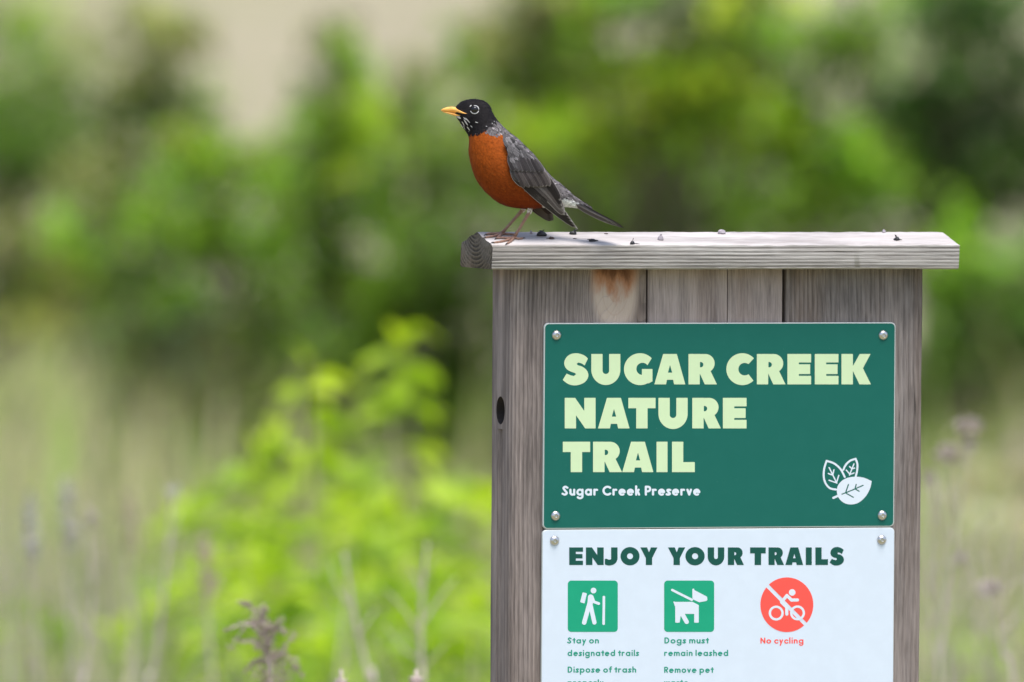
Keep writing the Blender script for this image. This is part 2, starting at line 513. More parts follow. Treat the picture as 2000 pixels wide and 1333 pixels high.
def print_ob(name, VF, plane_y, mat, parent, label=None):
    n = Vector((0, -1, 0))
    vs = [on_plane(a, b, (0, plane_y, 0), n) for a, b in VF[0]]
    o = mesh_ob(name, vs, [f[::-1] for f in VF[1]], mat, parent)
    if label: o['label'] = label
    return o

# ================================================================== GROUND
def ground_mat():
    t = NT('dry_field')
    p = t.coord('Object')
    n1 = t.noise(p, 0.035, 4, 0.6); n2 = t.noise(p, 0.35, 4, 0.65); n3 = t.noise(p, 4.0, 4, 0.7)
    c = t.mix(t.step(n2, 0.3, 0.7), (0.26, 0.225, 0.15), (0.345, 0.305, 0.215))
    c = t.mix(t.math('MULTIPLY', t.step(n1, 0.47, 0.62), 0.55), c, (0.20, 0.24, 0.07))
    c = t.mix(t.math('MULTIPLY', t.step(n3, 0.5, 0.7), 0.35), c, (0.17, 0.15, 0.09))
    t.bump(n3, 0.05)
    return t.set(c, 0.95, None, 0.1)

def build_ground():
    n = 60
    xs = np.sign(np.linspace(-1, 1, n)) * np.abs(np.linspace(-1, 1, n)) ** 3 * 2500
    ys = xs
    X, Y = np.meshgrid(xs, ys)
    far = np.clip((np.hypot(X, Y) - 60) / 400, 0, 1)
    Z = 0.8 * far * np.sin(X / 70 + 1.0) * np.sin(Y / 90)
    v = np.stack([X, Y, Z], -1).reshape(-1, 3)
    f = [(j * n + i, j * n + i + 1, (j + 1) * n + i + 1, (j + 1) * n + i) for j in range(n - 1) for i in range(n - 1)]
    o = mesh_ob('ground', v, f, ground_mat(), smooth=True)
    o['kind'] = 'structure'
build_ground()

# ================================================================== SIGNPOST
L_CAP, HD, HS, RISE = 0.5267, 0.0552, 0.0255, 0.0131
OV_F, OV_S, DEPTH = 0.027, 0.031, 0.071
FRONT_Y = -HD + OV_F
post = empty('wooden_signpost', (0, 0.01, 0), 'weathered grey wooden signpost of three upright timbers under a gabled cap', 'signpost')

MW = dict(light=(0.345, 0.292, 0.27), dark=(0.15, 0.125, 0.117), line=(0.055, 0.042, 0.040))
px_m = lambda x, y: on_plane(x, y, (0, FRONT_Y, 0), Vector((0, -1, 0)))
kn = px_m(1213, 566)
mat_t1 = wood_mat('weathered_timber_with_knot', 'z', (-0.60, 0.08), 235, seed=1.0, contrast=.62, knot=(kn.x, kn.z, 0.0255, 0.048), **MW)
mat_t2 = wood_mat('weathered_timber_pale', 'z', (0.02, 0.30), 120, light=(0.43, 0.365, 0.345), dark=(0.24, 0.195, 0.185), line=(0.10, 0.078, 0.072), seed=2.3, warp=0.012, contrast=.6)
mat_t3 = wood_mat('weathered_timber_dark', 'z', (0.45, 0.10), 210, contrast=.6, light=(0.305, 0.272, 0.262), dark=(0.135, 0.118, 0.115), line=(0.05, 0.04, 0.039), seed=4.1)
mat_cap = wood_mat('bleached_cap_wood', 'x', (0.0055, 0.026), 350, asp=.6, light=(0.47, 0.445, 0.42), dark=(0.30, 0.28, 0.26), line=(0.10, 0.088, 0.08), seed=6.2, line_w=.30, warp=0.0006, contrast=1.25, green=0.0, bumpd=0.0010)
mat_top = wood_mat('bleached_skylit_wood', 'x', (0.0055, 0.026), 350, asp=.6, light=(0.57, 0.53, 0.51), dark=(0.42, 0.38, 0.36), line=(0.26, 0.225, 0.21), seed=6.2, line_w=.26, warp=0.0009, bumpd=0.0006, contrast=.6)  # bleached top faces, made paler still with sky light painted into the colour
mat_end = wood_mat('end_grain_wood', 'x', (0.0055, 0.028), 225, asp=.8, light=(0.24, 0.215, 0.185), dark=(0.15, 0.13, 0.112), line=(0.010, 0.008, 0.007), seed=6.2, line_w=.62, warp=0.0008, contrast=1.25, bumpd=0.0022)

def profile_round(x0, y0, x1, y1, rf0, rf1, rb=0.003, notch=None):
    """plan of a timber: rounded front edges (rf0 left, rf1 right), optional drying crack in the front"""
    pts = []
    def fil(cx, cy, r, a0, a1, n=6):
        for i in range(n + 1):
            a = rad(a0 + (a1 - a0) * i / n); pts.append((cx + r * math.cos(a), cy + r * math.sin(a)))
    fil(x0 + rf0, y0 + rf0, rf0, 180, 270)
    if notch:
        for dx, dy in ((-.00055, 0), (0.0001, .007), (.00055, 0)): pts.append((notch + dx, y0 + dy))
    fil(x1 - rf1, y0 + rf1, rf1, 270, 360)
    fil(x1 - rb, y1 - rb, rb, 0, 90, 3)
    fil(x0 + rb, y1 - rb, rb, 90, 180, 3)
    return pts

def extrude_z(pts, z0, z1, n, jit=0.0003, seed=0):
    q = np.random.default_rng(seed)
    vs, fs = [], []
    k = len(pts)
    off = np.cumsum(q.normal(0, jit * .35, (n + 1, 2)), 0); off -= off.mean(0)
    for i in range(n + 1):
        z = z0 + (z1 - z0) * i / n
        for (x, y) in pts: vs.append((x + off[i, 0], y + off[i, 1] * .5, z))
    for i in range(n):
        for j in range(k):
            j2 = (j + 1) % k
            fs.append((i * k + j, i * k + j2, (i + 1) * k + j2, (i + 1) * k + j))
    fs.append(tuple(range(k))[::-1]); fs.append(tuple(n * k + j for j in range(k)))
    return vs, fs

XL, XR = -L_CAP / 2 + OV_S, L_CAP / 2 - OV_S
s1 = px_m(1264.5, 580).x; s2 = px_m(1532, 580).x
ztop = CAP_Z - HS
GAP = 0.0012
seams = [(XL, s1 - GAP, 0.009, 0.0012), (s1 + GAP, s2 - GAP, 0.0015, 0.0022), (s2 + GAP, XR, 0.0015, 0.006)]
timbers = []
for i, (a, b, rf0, rf1) in enumerate(seams):
    dy = (0.0, 0.0012, 0.0005)[i]
    nt = px_m(1422, 580).x if i == 1 else None
    vf = extrude_z(profile_round(a, FRONT_Y + dy, b, FRONT_Y + DEPTH, rf0, rf1, notch=nt), -0.35, ztop, 70, seed=i)
    o = mesh_ob('timber', vf[0], vf[1], (mat_t1, mat_t2, mat_t3)[i], post, smooth=True, sharp=40, loc=(0, 0, 0))
    o.location = -Vector(post.location)
    timbers.append(o)
# drilled hole with a worn groove below it in the left timber's side
hole = on_plane(977.5, 802, (XL, 0, 0), Vector((-1, 0, 0)))
def cut(ob, vf, inv=False):
    c = mesh_ob('cutter', vf[0], vf[1], None)
    c.location = ob.matrix_world.translation
    md = ob.modifiers.new('b', 'BOOLEAN'); md.object = c; md.operation = 'DIFFERENCE'; md.solver = 'EXACT'
    bpy.context.view_layer.update()
    dg = bpy.context.evaluated_depsgraph_get()
    me = bpy.data.meshes.new_from_object(ob.evaluated_get(dg))
    ob.modifiers.clear(); ob.data = me
    bpy.data.objects.remove(c)
timbers[0].location = (0, 0, 0); timbers[0].parent = None
cut(timbers[0], tube([(XL - .02, hole.y, hole.z), (XL + .075, hole.y, hole.z)], 0.0150, 28))
cut(timbers[0], tube([(XL - .0065, hole.y + .001, hole.z - .02), (XL - .0065, hole.y + .001, -.5)], 0.0118, 28))
timbers[0].parent = post; timbers[0].location = -Vector(post.location)
timbers[0].data.materials.clear(); timbers[0].data.materials.append(mat_t1)
timbers[0].data.polygons.foreach_set('use_smooth', [True] * len(timbers[0].data.polygons))
timbers[0].data.set_sharp_from_angle(angle=rad(35))
timbers[0].name = 'timber'
m_hole = NT('dark_bore'); _p = m_hole.coord('Object')  # near-black tone for the inner wall of the drilled hole
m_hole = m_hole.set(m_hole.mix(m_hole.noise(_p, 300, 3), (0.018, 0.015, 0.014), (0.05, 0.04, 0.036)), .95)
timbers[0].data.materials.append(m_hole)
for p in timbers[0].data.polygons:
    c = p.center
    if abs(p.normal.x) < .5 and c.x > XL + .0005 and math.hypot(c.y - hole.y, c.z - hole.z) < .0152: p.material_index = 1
# dark backing behind the seams is the timbers themselves; cap
def build_cap():
    e = 0.0016
    P = [(-HD, -HS + e), (-HD, -e), (-HD + e * .5, 0.0002), (-HD + 2 * e, e * .62)]
    for k in range(1, 7): P.append((-HD + 2 * e + (HD - 4 * e) * k / 6.0, e * .62 + (RISE - e * 1.05) * k / 6.0))
    P += [(0.0, RISE)]
    B = [(-a, b) for a, b in P[:-1]][::-1]
    P = P + B + [(HD - e, -HS), (-HD + e, -HS)]
    n = 180
    q = np.random.default_rng(5)
    k = len(P)
    nz = q.normal(0, 1, (n + 1, k))
    for _ in range(2): nz[1:-1] = (nz[:-2] + nz[1:-1] * 2 + nz[2:]) / 4
    vs, fs = [], []
    for i in range(n + 1):
        x = -L_CAP / 2 + L_CAP * i / n
        for j, (y, z) in enumerate(P):
            a = 0.00022 if j not in (1, 2, 3, 0) else 0.00042
            vs.append((x + (q.normal(0, .0004) if i in (0, n) else 0), y + nz[i, j] * a * .12, CAP_Z + z + nz[i, j] * a))
    for i in range(n):
        for j in range(k):
            j2 = (j + 1) % k
            fs.append((i * k + j, (i + 1) * k + j, (i + 1) * k + j2, i * k + j2))
    fs = [f[::-1] for f in fs]
    c0 = len(vs); vs.append((-L_CAP / 2, 0, CAP_Z - .005)); vs.append((L_CAP / 2, 0, CAP_Z - .005))
    nside = len(fs)
    for j in range(k):
        j2 = (j + 1) % k
        fs.append((c0, j2, j)[::-1]); fs.append((c0 + 1, n * k + j, n * k + j2)[::-1])
    o = mesh_ob('cap_board', vs, fs, mat_cap, post, smooth=True, sharp=35, loc=(0, 0, 0))
    o.location = -Vector(post.location) + Vector((0, 0, CAP_Z))
    # local origin at the cap's edge level so that rings centre on the board
    o.data.transform(Matrix.Translation((0, 0, -CAP_Z)))
    o.data.materials.append(mat_end)
    o.data.materials.append(mat_top)
    for p in o.data.polygons[nside:]: p.material_index = 1
    for p in o.data.polygons[:nside]:
        if abs(p.normal.z) > .8 and p.center.z > -.002: p.material_index = 2
    bm = bmesh.new(); bm.from_mesh(o.data); bmesh.ops.recalc_face_normals(bm, faces=bm.faces); bm.to_mesh(o.data); bm.free()
    o['label'] = 'bleached gabled cap board with dark end grain'
build_cap()

# ================================================================== SIGNS
aluminium = NT('composite_panel_edge').set((0.52, 0.56, 0.55), 0.4)
green_face = print_mat('dark_green_print', (0.004, 0.118, 0.092), .46)
white_face = print_mat('pale_white_print', (0.63, 0.71, 0.81), .40)
mint = print_mat('mint_print', (0.59, 0.74, 0.46))
white_ink = print_mat('white_print', (0.66, 0.73, 0.81))
dk_green = print_mat('deep_green_print', (0.005, 0.078, 0.060))
mid_green = print_mat('bright_green_print', (0.008, 0.335, 0.185))
teal_ink = print_mat('teal_print', (0.018, 0.29, 0.20))
red_ink = print_mat('red_print', (0.90, 0.095, 0.075))
steel = NT('stainless_steel').set((0.56, 0.55, 0.54), 0.30, 1.0)
steel_dark = NT('screw_socket').set((0.12, 0.12, 0.12), 0.45, 1.0)

SIGN_BACK = FRONT_Y - 0.0010
SIGN_FACE = SIGN_BACK - 0.0032
def panel(name, x0, z0, x1, z1, r, y0, y1, mat, parent):
    pts = []
    for cx, cz, a in ((x1 - r, z1 - r, 0), (x0 + r, z1 - r, 90), (x0 + r, z0 + r, 180), (x1 - r, z0 + r, 270)):
        for i in range(7):
            an = rad(a + 15 * i); pts.append((cx + r * math.cos(an), cz + r * math.sin(an)))
    k = len(pts)
    e = min(0.0006, (y1 - y0) * .25)
    vs = []
    cxm, czm = (x0 + x1) / 2, (z0 + z1) / 2
    def ring(y, ins):
        for (x, z) in pts: vs.append((x - math.copysign(ins, x - cxm), y, z - math.copysign(ins, z - czm)))
    ring(y1, 0); ring(y0 + e, 0); ring(y0, e)
    fs = []
    for q in range(2):
        for i in range(k):
            i2 = (i + 1) % k
            fs.append((q * k + i, q * k + i2, (q + 1) * k + i2, (q + 1) * k + i))
    fs.append(tuple(2 * k + i for i in range(k))); fs.append(tuple(range(k))[::-1])
    return mesh_ob(name, vs, [f[::-1] for f in fs], mat, parent)

def sp(x, y): return on_plane(x, y, (0, SIGN_FACE, 0), Vector((0, -1, 0)))
gx0, gx1 = sp(1061.5, 830).x, sp(1748, 830).x
gz1 = (sp(1063, 631).z + sp(1749, 630.5).z) / 2; gz0 = (sp(1060, 1031.5).z + sp(1746, 1031.5).z) / 2
wx0, wx1 = sp(1058.3, 1150).x, sp(1746.8, 1100).x
wz1 = gz0 - 0.0008; wz0 = wz1 - 0.36

green_sign = empty('trail_name_sign', ((gx0 + gx1) / 2, SIGN_BACK, gz0), 'dark green trail name sign with large mint lettering and leaf emblem', 'sign')
rules_sign = empty('trail_rules_sign', ((wx0 + wx1) / 2, SIGN_BACK, wz0), 'white trail rules sign with green and red pictograms below the green sign', 'sign')
panel('panel', gx0, gz0, gx1, gz1, 0.005, SIGN_FACE, SIGN_BACK, aluminium, green_sign)
panel('panel', wx0, wz0, wx1, wz1, 0.005, SIGN_FACE, SIGN_BACK, aluminium, rules_sign)
b = 0.0011
panel('printed_face', gx0 + b, gz0 + b, gx1 - b, gz1 - b, 0.0045, SIGN_FACE - .0001, SIGN_FACE, green_face, green_sign)
panel('printed_face', wx0 + b * .6, wz0 + b * .6, wx1 - b * .6, wz1 - b * .6, 0.0045, SIGN_FACE - .0001, SIGN_FACE, white_face, rules_sign)
PL1 = SIGN_FACE - .00025
PL2 = SIGN_FACE - .00038
PL3 = SIGN_FACE - .00051
# the name
c5 = lambda a: 1050 + a / 3.508
c6 = lambda a: 1400 + a / 3.03
row1 = [('S', c5(172), c5(347)), ('U', c5(368), c5(567)), ('G', c5(592), c5(787)), ('A', c5(800), c5(1012)), ('R', c5(1034), c5(1229)),
        ('C', c6(57), c6(220)), ('R', c6(237), c6(407)), ('E', c6(418), c6(558)), ('E', c6(580), c6(720)), ('K', c6(738), c6(912))]
row2 = [('N', c5(186), c5(397)), ('A', c5(414), c5(630)), ('T', c5(622), c5(808)), ('U', c5(828), c5(1028)), ('R', c5(1060), c5(1256)), ('E', c6(36), c6(176))]
row3 = [('T', c5(173), c5(360)), ('R', c5(380), c5(579)), ('A', c5(580), c5(793)), ('I', c5(815), c5(890)), ('L', c5(921), c5(1077))]
print_ob('lettering', heavy_line(row1, 691.8, 751.2, .06), PL1, mint, green_sign, 'mint words SUGAR CREEK')
print_ob('lettering', heavy_line(row2, 777.5, 837.2, .06), PL1, mint, green_sign, 'mint word NATURE')
print_ob('lettering', heavy_line(row3, 863.2, 922.6, .06), PL1, mint, green_sign, 'mint word TRAIL')
print_ob('lettering', text_line('Sugar Creek Preserve', 1098, 1367.8, 968.5, 19.4, .215, gap=.105, space=.30), PL1, white_ink, green_sign, 'white words Sugar Creek Preserve')
# leaf emblem
q6 = lambda pts: [(1400 + a / 3.03, 620 + b_ / 3.03) for a, b_ in pts]
sm = lambda pts, n=6: [tuple(q) for q in smooth_path(pts, n)]
big = [(917, 970), (870, 950), (815, 944), (762, 955), (724, 985), (710, 1025), (722, 1070), (755, 1100), (800, 1108), (845, 1094), (885, 1055), (908, 1010)]
big = sm(big + [big[0]], 5)[:-1]
veins = [[(735, 1050), (800, 1024), (866, 995)], [(762, 1040), (779, 990)], [(762, 1040), (808, 1066)], [(818, 1016), (825, 990)], [(818, 1016), (842, 1030)]]
out1 = [sm([(650, 850), (636, 895), (633, 945), (645, 985), (670, 1012), (705, 1020)]), sm([(650, 850), (695, 866), (733, 900), (757, 945)])]
out2 = [sm([(822, 838), (788, 850), (762, 876), (749, 903)]), sm([(822, 838), (832, 870), (830, 910), (822, 942)])]
v1 = [[(665, 890), (710, 982)], [(686, 935), (660, 925)], [(686, 935), (693, 903)], [(708, 980), (664, 965)], [(708, 980), (722, 936)]]
v2 = [[(812, 868), (785, 934)], [(800, 897), (786, 884)], [(800, 897), (816, 893)], [(788, 930), (766, 905)], [(788, 930), (812, 922)]]
emb = union(minus(poly(q6(big)), *[stroke(q6(v), 1.15) for v in veins]), stroke(q6([(690, 1069), (732, 1051)]), 2.2),
            *[stroke(q6(o), 1.9) for o in out1 + out2], *[stroke(q6(o), 1.25) for o in v1 + v2])
print_ob('leaf_emblem', contour(emb, 1602, 892, 1708, 990, .45), PL1, white_ink, green_sign, 'white emblem of three leaves')
# rules
c7 = lambda a: 1050 + a / 4.259
c8 = lambda a: 1400 + a / 4.258
rowe = [('E', c7(263), c7(378)), ('N', c7(402), c7(550)), ('J', c7(567), c7(665)), ('O', c7(690), c7(848)), ('Y', c7(855), c7(997)),
        ('Y', c7(1085), c7(1228)), ('O', c7(1230), c7(1390)), ('U', c7(1415), c7(1553)), ('R', c8(92), c8(226)),
        ('T', c8(277), c8(407)), ('R', c8(430), c8(560)), ('A', c8(570), c8(718)), ('I', c8(740), c8(790)), ('L', c8(820), c8(925)), ('S', c8(938), c8(1057))]
print_ob('lettering', heavy_line(rowe, 1069.6, 1104.0, .13), PL1, dk_green, rules_sign, 'deep green words ENJOY YOUR TRAILS')
for s, a, b_, base, mt in (('Stay on', 1108.5, 1169.8, 1257.2, teal_ink), ('designated trails', 1108.5, 1248, 1281.8, teal_ink), ('Dispose of trash', 1108.7, 1242.6, 1314.2, teal_ink), ('properly', 1108.7, 1178.7, 1339.4, teal_ink),
                           ('Dogs must', 1297.7, 1384, 1257.2, teal_ink), ('remain leashed', 1297.2, 1422.5, 1281.8, teal_ink), ('Remove pet', 1297.2, 1393.2, 1314.6, teal_ink), ('waste', 1297.2, 1344.5, 1339.4, teal_ink),
                           ('No cycling', 1485.2, 1569.6, 1257.5, red_ink)):
    print_ob('lettering', text_line(s, a, b_, base, 11.9, .19, gap=.15, space=.30), PL1, mt, rules_sign, ('red' if mt is red_ink else 'teal') + ' words ' + s)
q7 = lambda pts: [(1090 + a / 6.259, 1120 + b_ / 6.259) for a, b_ in pts]
k7 = 1 / 6.259
print_ob('pictogram_square', contour(rrect(1109, 1134.4, 1206.6, 1234.6, 7), 1107, 1132, 1209, 1237, .6), PL1, mid_green, rules_sign, 'green square with a white hiker')
hik = union(circle(*q7([(433, 212)])[0], 35 * k7), poly(q7([(308, 246), (340, 254), (316, 357), (283, 347)]), 11 * k7),
            stroke(q7([(398, 293), (392, 372)]), 33 * k7), stroke(q7([(395, 330), (319, 604)]), 27 * k7), stroke(q7([(392, 370), (444, 602)]), 26 * k7),
            stroke(q7([(415, 285), (438, 350), (497, 371)]), 17 * k7), stroke(q7([(560, 291), (557, 618)]), 15.5 * k7))
print_ob('hiker_pictogram', contour(hik, 1130, 1146, 1184, 1224, .4), PL2, white_ink, rules_sign)
q8 = lambda pts: [(1280 + a / 6.25, 1120 + b_ / 6.25) for a, b_ in pts]
k8 = 1 / 6.25
print_ob('pictogram_square', contour(rrect(1297.2, 1134.4, 1394.9, 1234.6, 7), 1295, 1132, 1397, 1237, .6), PL1, mid_green, rules_sign, 'green square with a white dog on a lead')
dog = union(stroke(q8([(206, 205), (445, 325)]), 15 * k8), poly(q8([(462, 200), (474, 215), (622, 292), (626, 322), (620, 330), (536, 346), (466, 313)]), 9 * k8), stroke(q8([(464, 200), (464, 300)]), 12 * k8),
            poly(q8([(228, 352), (240, 358), (452, 358), (522, 394), (522, 596), (482, 596), (482, 489), (350, 489), (306, 489), (290, 596), (251, 596), (251, 412)]), 8 * k8),
            stroke(q8([(318, 480), (382, 594)]), 27 * k8))
print_ob('dog_pictogram', contour(dog, 1308, 1145, 1386, 1222, .4), PL2, white_ink, rules_sign)
no = minus(circle(1280 + 1605 / 6.25, 1120 + 385 / 6.25, 51.7, 53.4), stroke(q8([(1300, 85), (1900, 690)]), 23 * k8))
print_ob('ban_disc', contour(no, 1483, 1126, 1591, 1237, .55), PL1, red_ink, rules_sign, 'red disc with a white slash and cyclist')
cyc = union(circle(*q8([(1670, 235)])[0], 40 * k8), minus(circle(*q8([(1475, 487)])[0], 91 * k8), circle(*q8([(1475, 487)])[0], 63 * k8)),
            minus(circle(*q8([(1735, 485)])[0], 91 * k8), circle(*q8([(1735, 485)])[0], 63 * k8)),
            stroke(q8([(1555, 335), (1606, 272), (1662, 328), (1735, 327)]), 19 * k8), stroke(q8([(1548, 350), (1612, 412)]), 28 * k8), stroke(q8([(1604, 400), (1604, 500)]), 19 * k8))
print_ob('cyclist_pictogram', contour(cyc, 1495, 1145, 1580, 1220, .4), PL2, white_ink, rules_sign)
# screws: dome head with a pin-hex socket
def screw_mesh():
    s = 9.8 * 15 / FPX
    prof = [(0.0, .62), (0.26, .60), (.30, .62), (.36, .80), (.5, .76), (.68, .63), (.84, .43), (.95, .2), (1.0, 0.0)]
    vs, fs = [], []
    n = 24
    for r_, h_ in prof:
        for k in range(n):
            a = 2 * math.pi * k / n
            rr_ = r_ if r_ > .33 or r_ == 0 else r_ * (1 - .07 * math.cos(6 * a))
            vs.append((rr_ * s * math.cos(a), -h_ * s * .62, rr_ * s * math.sin(a)))
    for i in range(len(prof) - 1):
        for k in range(n):
            k2 = (k + 1) % n
            fs.append((i * n + k, i * n + k2, (i + 1) * n + k2, (i + 1) * n + k))
    me = bpy.data.meshes.new('screw'); me.from_pydata(vs, [], fs); me.materials.append(steel)
    me.polygons.foreach_set('use_smooth', [True] * len(me.polygons)); me.set_sharp_from_angle(angle=rad(38))
    pin = bpy.data.meshes.new('screw_pin')
    v2, f2 = tube([(0, -s * .36, 0), (0, -s * .45, 0)], s * .11, 10)
    pin.from_pydata([tuple(p) for p in v2], [], f2); pin.materials.append(steel)
    return me, pin
sme, pme = screw_mesh()
for (x, y, par) in ((1087, 655, green_sign), (1725, 655, green_sign), (1085, 1008, green_sign), (1723, 1007, green_sign), (1083, 1056.5, rules_sign), (1722, 1055, rules_sign)):
    p = sp(x, y)
    o = bpy.data.objects.new('screw', sme); C.objects.link(o); o.parent = par
    o.location = p - Vector(par.location) + Vector((0, -.0001, 0))
    o.rotation_euler = (0, random.uniform(0, 6), 0)
    o2 = bpy.data.objects.new('screw_pin', pme); C.objects.link(o2); o2.parent = o

# ================================================================== ROBIN
SLOPE_N = Vector((0, -RISE, HD)).normalized()
SLOPE_P = Vector((0, 0, CAP_Z + RISE))
def on_cap(px, py): return on_plane(px, py, SLOPE_P, SLOPE_N)
dep = lambda p: (p - cam_pos).dot(F)
nf, ff = on_cap(1003, 469), on_cap(979, 460)
DB = (dep(nf) + dep(ff)) / 2
S = DB / FPX
BC = at_depth(1000, 330, DB)
def bp(u, v, w=0.0): return BC + R * ((u - 1000) * S) - U * ((v - 330) * S) - F * (w * S)
WN, WF = (DB - dep(nf)) / S, (DB - dep(ff)) / S
robin = empty('robin', (nf + ff) / 2, 'orange breasted robin with black head perched on the cap board', 'bird')

STN = [((889, 210.5), (889, 225.0), 5), ((892.5, 206), (892, 230.5), 10), ((899, 200.5), (897.5, 238), 15.5), ((907, 197), (903, 247), 20), ((916, 194.8), (909, 256), 23.5), ((929, 194.2), (913.5, 263), 26), ((944, 197.5), (916, 272), 27.5),
       ((955, 206), (916, 284), 29.5), ((961.5, 219.5), (916, 297), 32.5), ((969, 232), (918.5, 313), 37.5), ((979, 244), (923, 331), 43), ((992, 256.6), (930, 349), 47.5), ((1008, 269), (941, 366), 51),
       ((1025, 285), (956, 382), 52.5), ((1042, 302), (973, 395), 51), ((1055, 318), (991, 402.5), 47), ((1068, 335), (1012, 406.5), 41), ((1080, 348), (1034, 408), 35), ((1094, 359), (1056, 406), 28), ((1108, 371), (1085, 403.5), 20),
       ((1123, 384), (1110, 404.5), 13), ((1140, 396), (1130, 407), 7), ((1150, 402.5), (1146, 410), 3)]
st6 = smooth_path([(*a, *b_, w) for a, b_, w in STN], 8)
NJ = 72
BV = []
for q in st6:
    t_, b_, w = np.array(q[:2]), np.array(q[2:4]), q[4]
    c = (t_ + b_) / 2; hv = (t_ - b_) / 2
    for j in range(NJ):
        a = 2 * math.pi * j / NJ
        ca, sa = math.cos(a), math.sin(a)
        ww = w * math.copysign(abs(sa) ** .92, sa)
        p2 = c + hv * ca
        BV.append((p2[0], p2[1], ww))
BV = np.array(BV).reshape(len(st6), NJ, 3)
NI = len(st6)
bfaces = [(i * NJ + j, i * NJ + (j + 1) % NJ, (i + 1) * NJ + (j + 1) % NJ, (i + 1) * NJ + j) for i in range(NI - 1) for j in range(NJ)]
bfaces.append(tuple(range(NJ))[::-1]); bfaces.append(tuple((NI - 1) * NJ + j for j in range(NJ)))
bvh = BVHTree.FromPolygons([tuple(p) for p in BV.reshape(-1, 3)], bfaces)
def body_w(u, v):
    h = bvh.ray_cast(Vector((u, v, 300)), Vector((0, 0, -1)))
    return None if h[0] is None else h[0][2]

BLK = [(860, 150), (1000, 150), (972, 234), (962, 243.5), (951.5, 247.5), (946.5, 254), (940, 258), (929, 260.5), (915, 263.5), (906, 270), (860, 270)]
ORG = [(946.5, 254), (949, 259), (954, 263), (962, 263), (971.5, 260.5), (982, 261), (981, 274), (988, 294), (995, 311), (995, 338), (1000, 349), (1018, 366), (1038, 384), (1057, 398), (1052, 404), (1046, 420), (880, 420), (880, 270), (915, 263.5), (929, 260.5), (940, 258)]
WHT = [(1052, 396), (1075, 390), (1100, 386), (1118, 392), (1140, 404), (1150, 420), (1040, 420), (1050, 404)]
def inpoly(P, x, y):
    c = False; n = len(P)
    for i in range(n):
        (ax, ay), (bx, by) = P[i], P[(i + 1) % n]
        if (ay > y) != (by > y) and x < (bx - ax) * (y - ay) / (by - ay) + ax: c = not c
    return c
def plumage(u, v, jit=0.0):
    x, y = u + random.gauss(0, jit), v + random.gauss(0, jit)
    if inpoly(BLK, x, y): return (0.012, 0.0105, 0.0115), 'k'
    if inpoly(ORG, x, y): return (0.295, 0.062, 0.005), 'o'
    if inpoly(WHT, x, y): return (0.74, 0.73, 0.72), 'w'
    return (0.108, 0.098, 0.100), 'g'

def feather_mat(name, rough=.75):
    t = NT(name)
    c = t.attr('col')
    p = t.coord('Object')
    n = t.noise(p, 900, 3, .6)
    c2 = t.mix(t.step(n, .25, .75), t.mix(1.0, c, (.8, .8, .8), 'MULTIPLY'), t.mix(1.0, c, (1.16, 1.16, 1.16), 'MULTIPLY'))
    t.b.inputs['Sheen Weight'].default_value = 0.0
    return t.set(c2, rough, None, 0.12)
m_body = feather_mat('plumage')
m_quill = feather_mat('flight_feather', .55)

cols = []
for p in BV.reshape(-1, 3): cols.append(plumage(p[0], p[1], 0.6)[0])
body = mesh_ob('body', [bp(*p) for p in BV.reshape(-1, 3)], bfaces, m_body, robin, smooth=True, cols=cols)

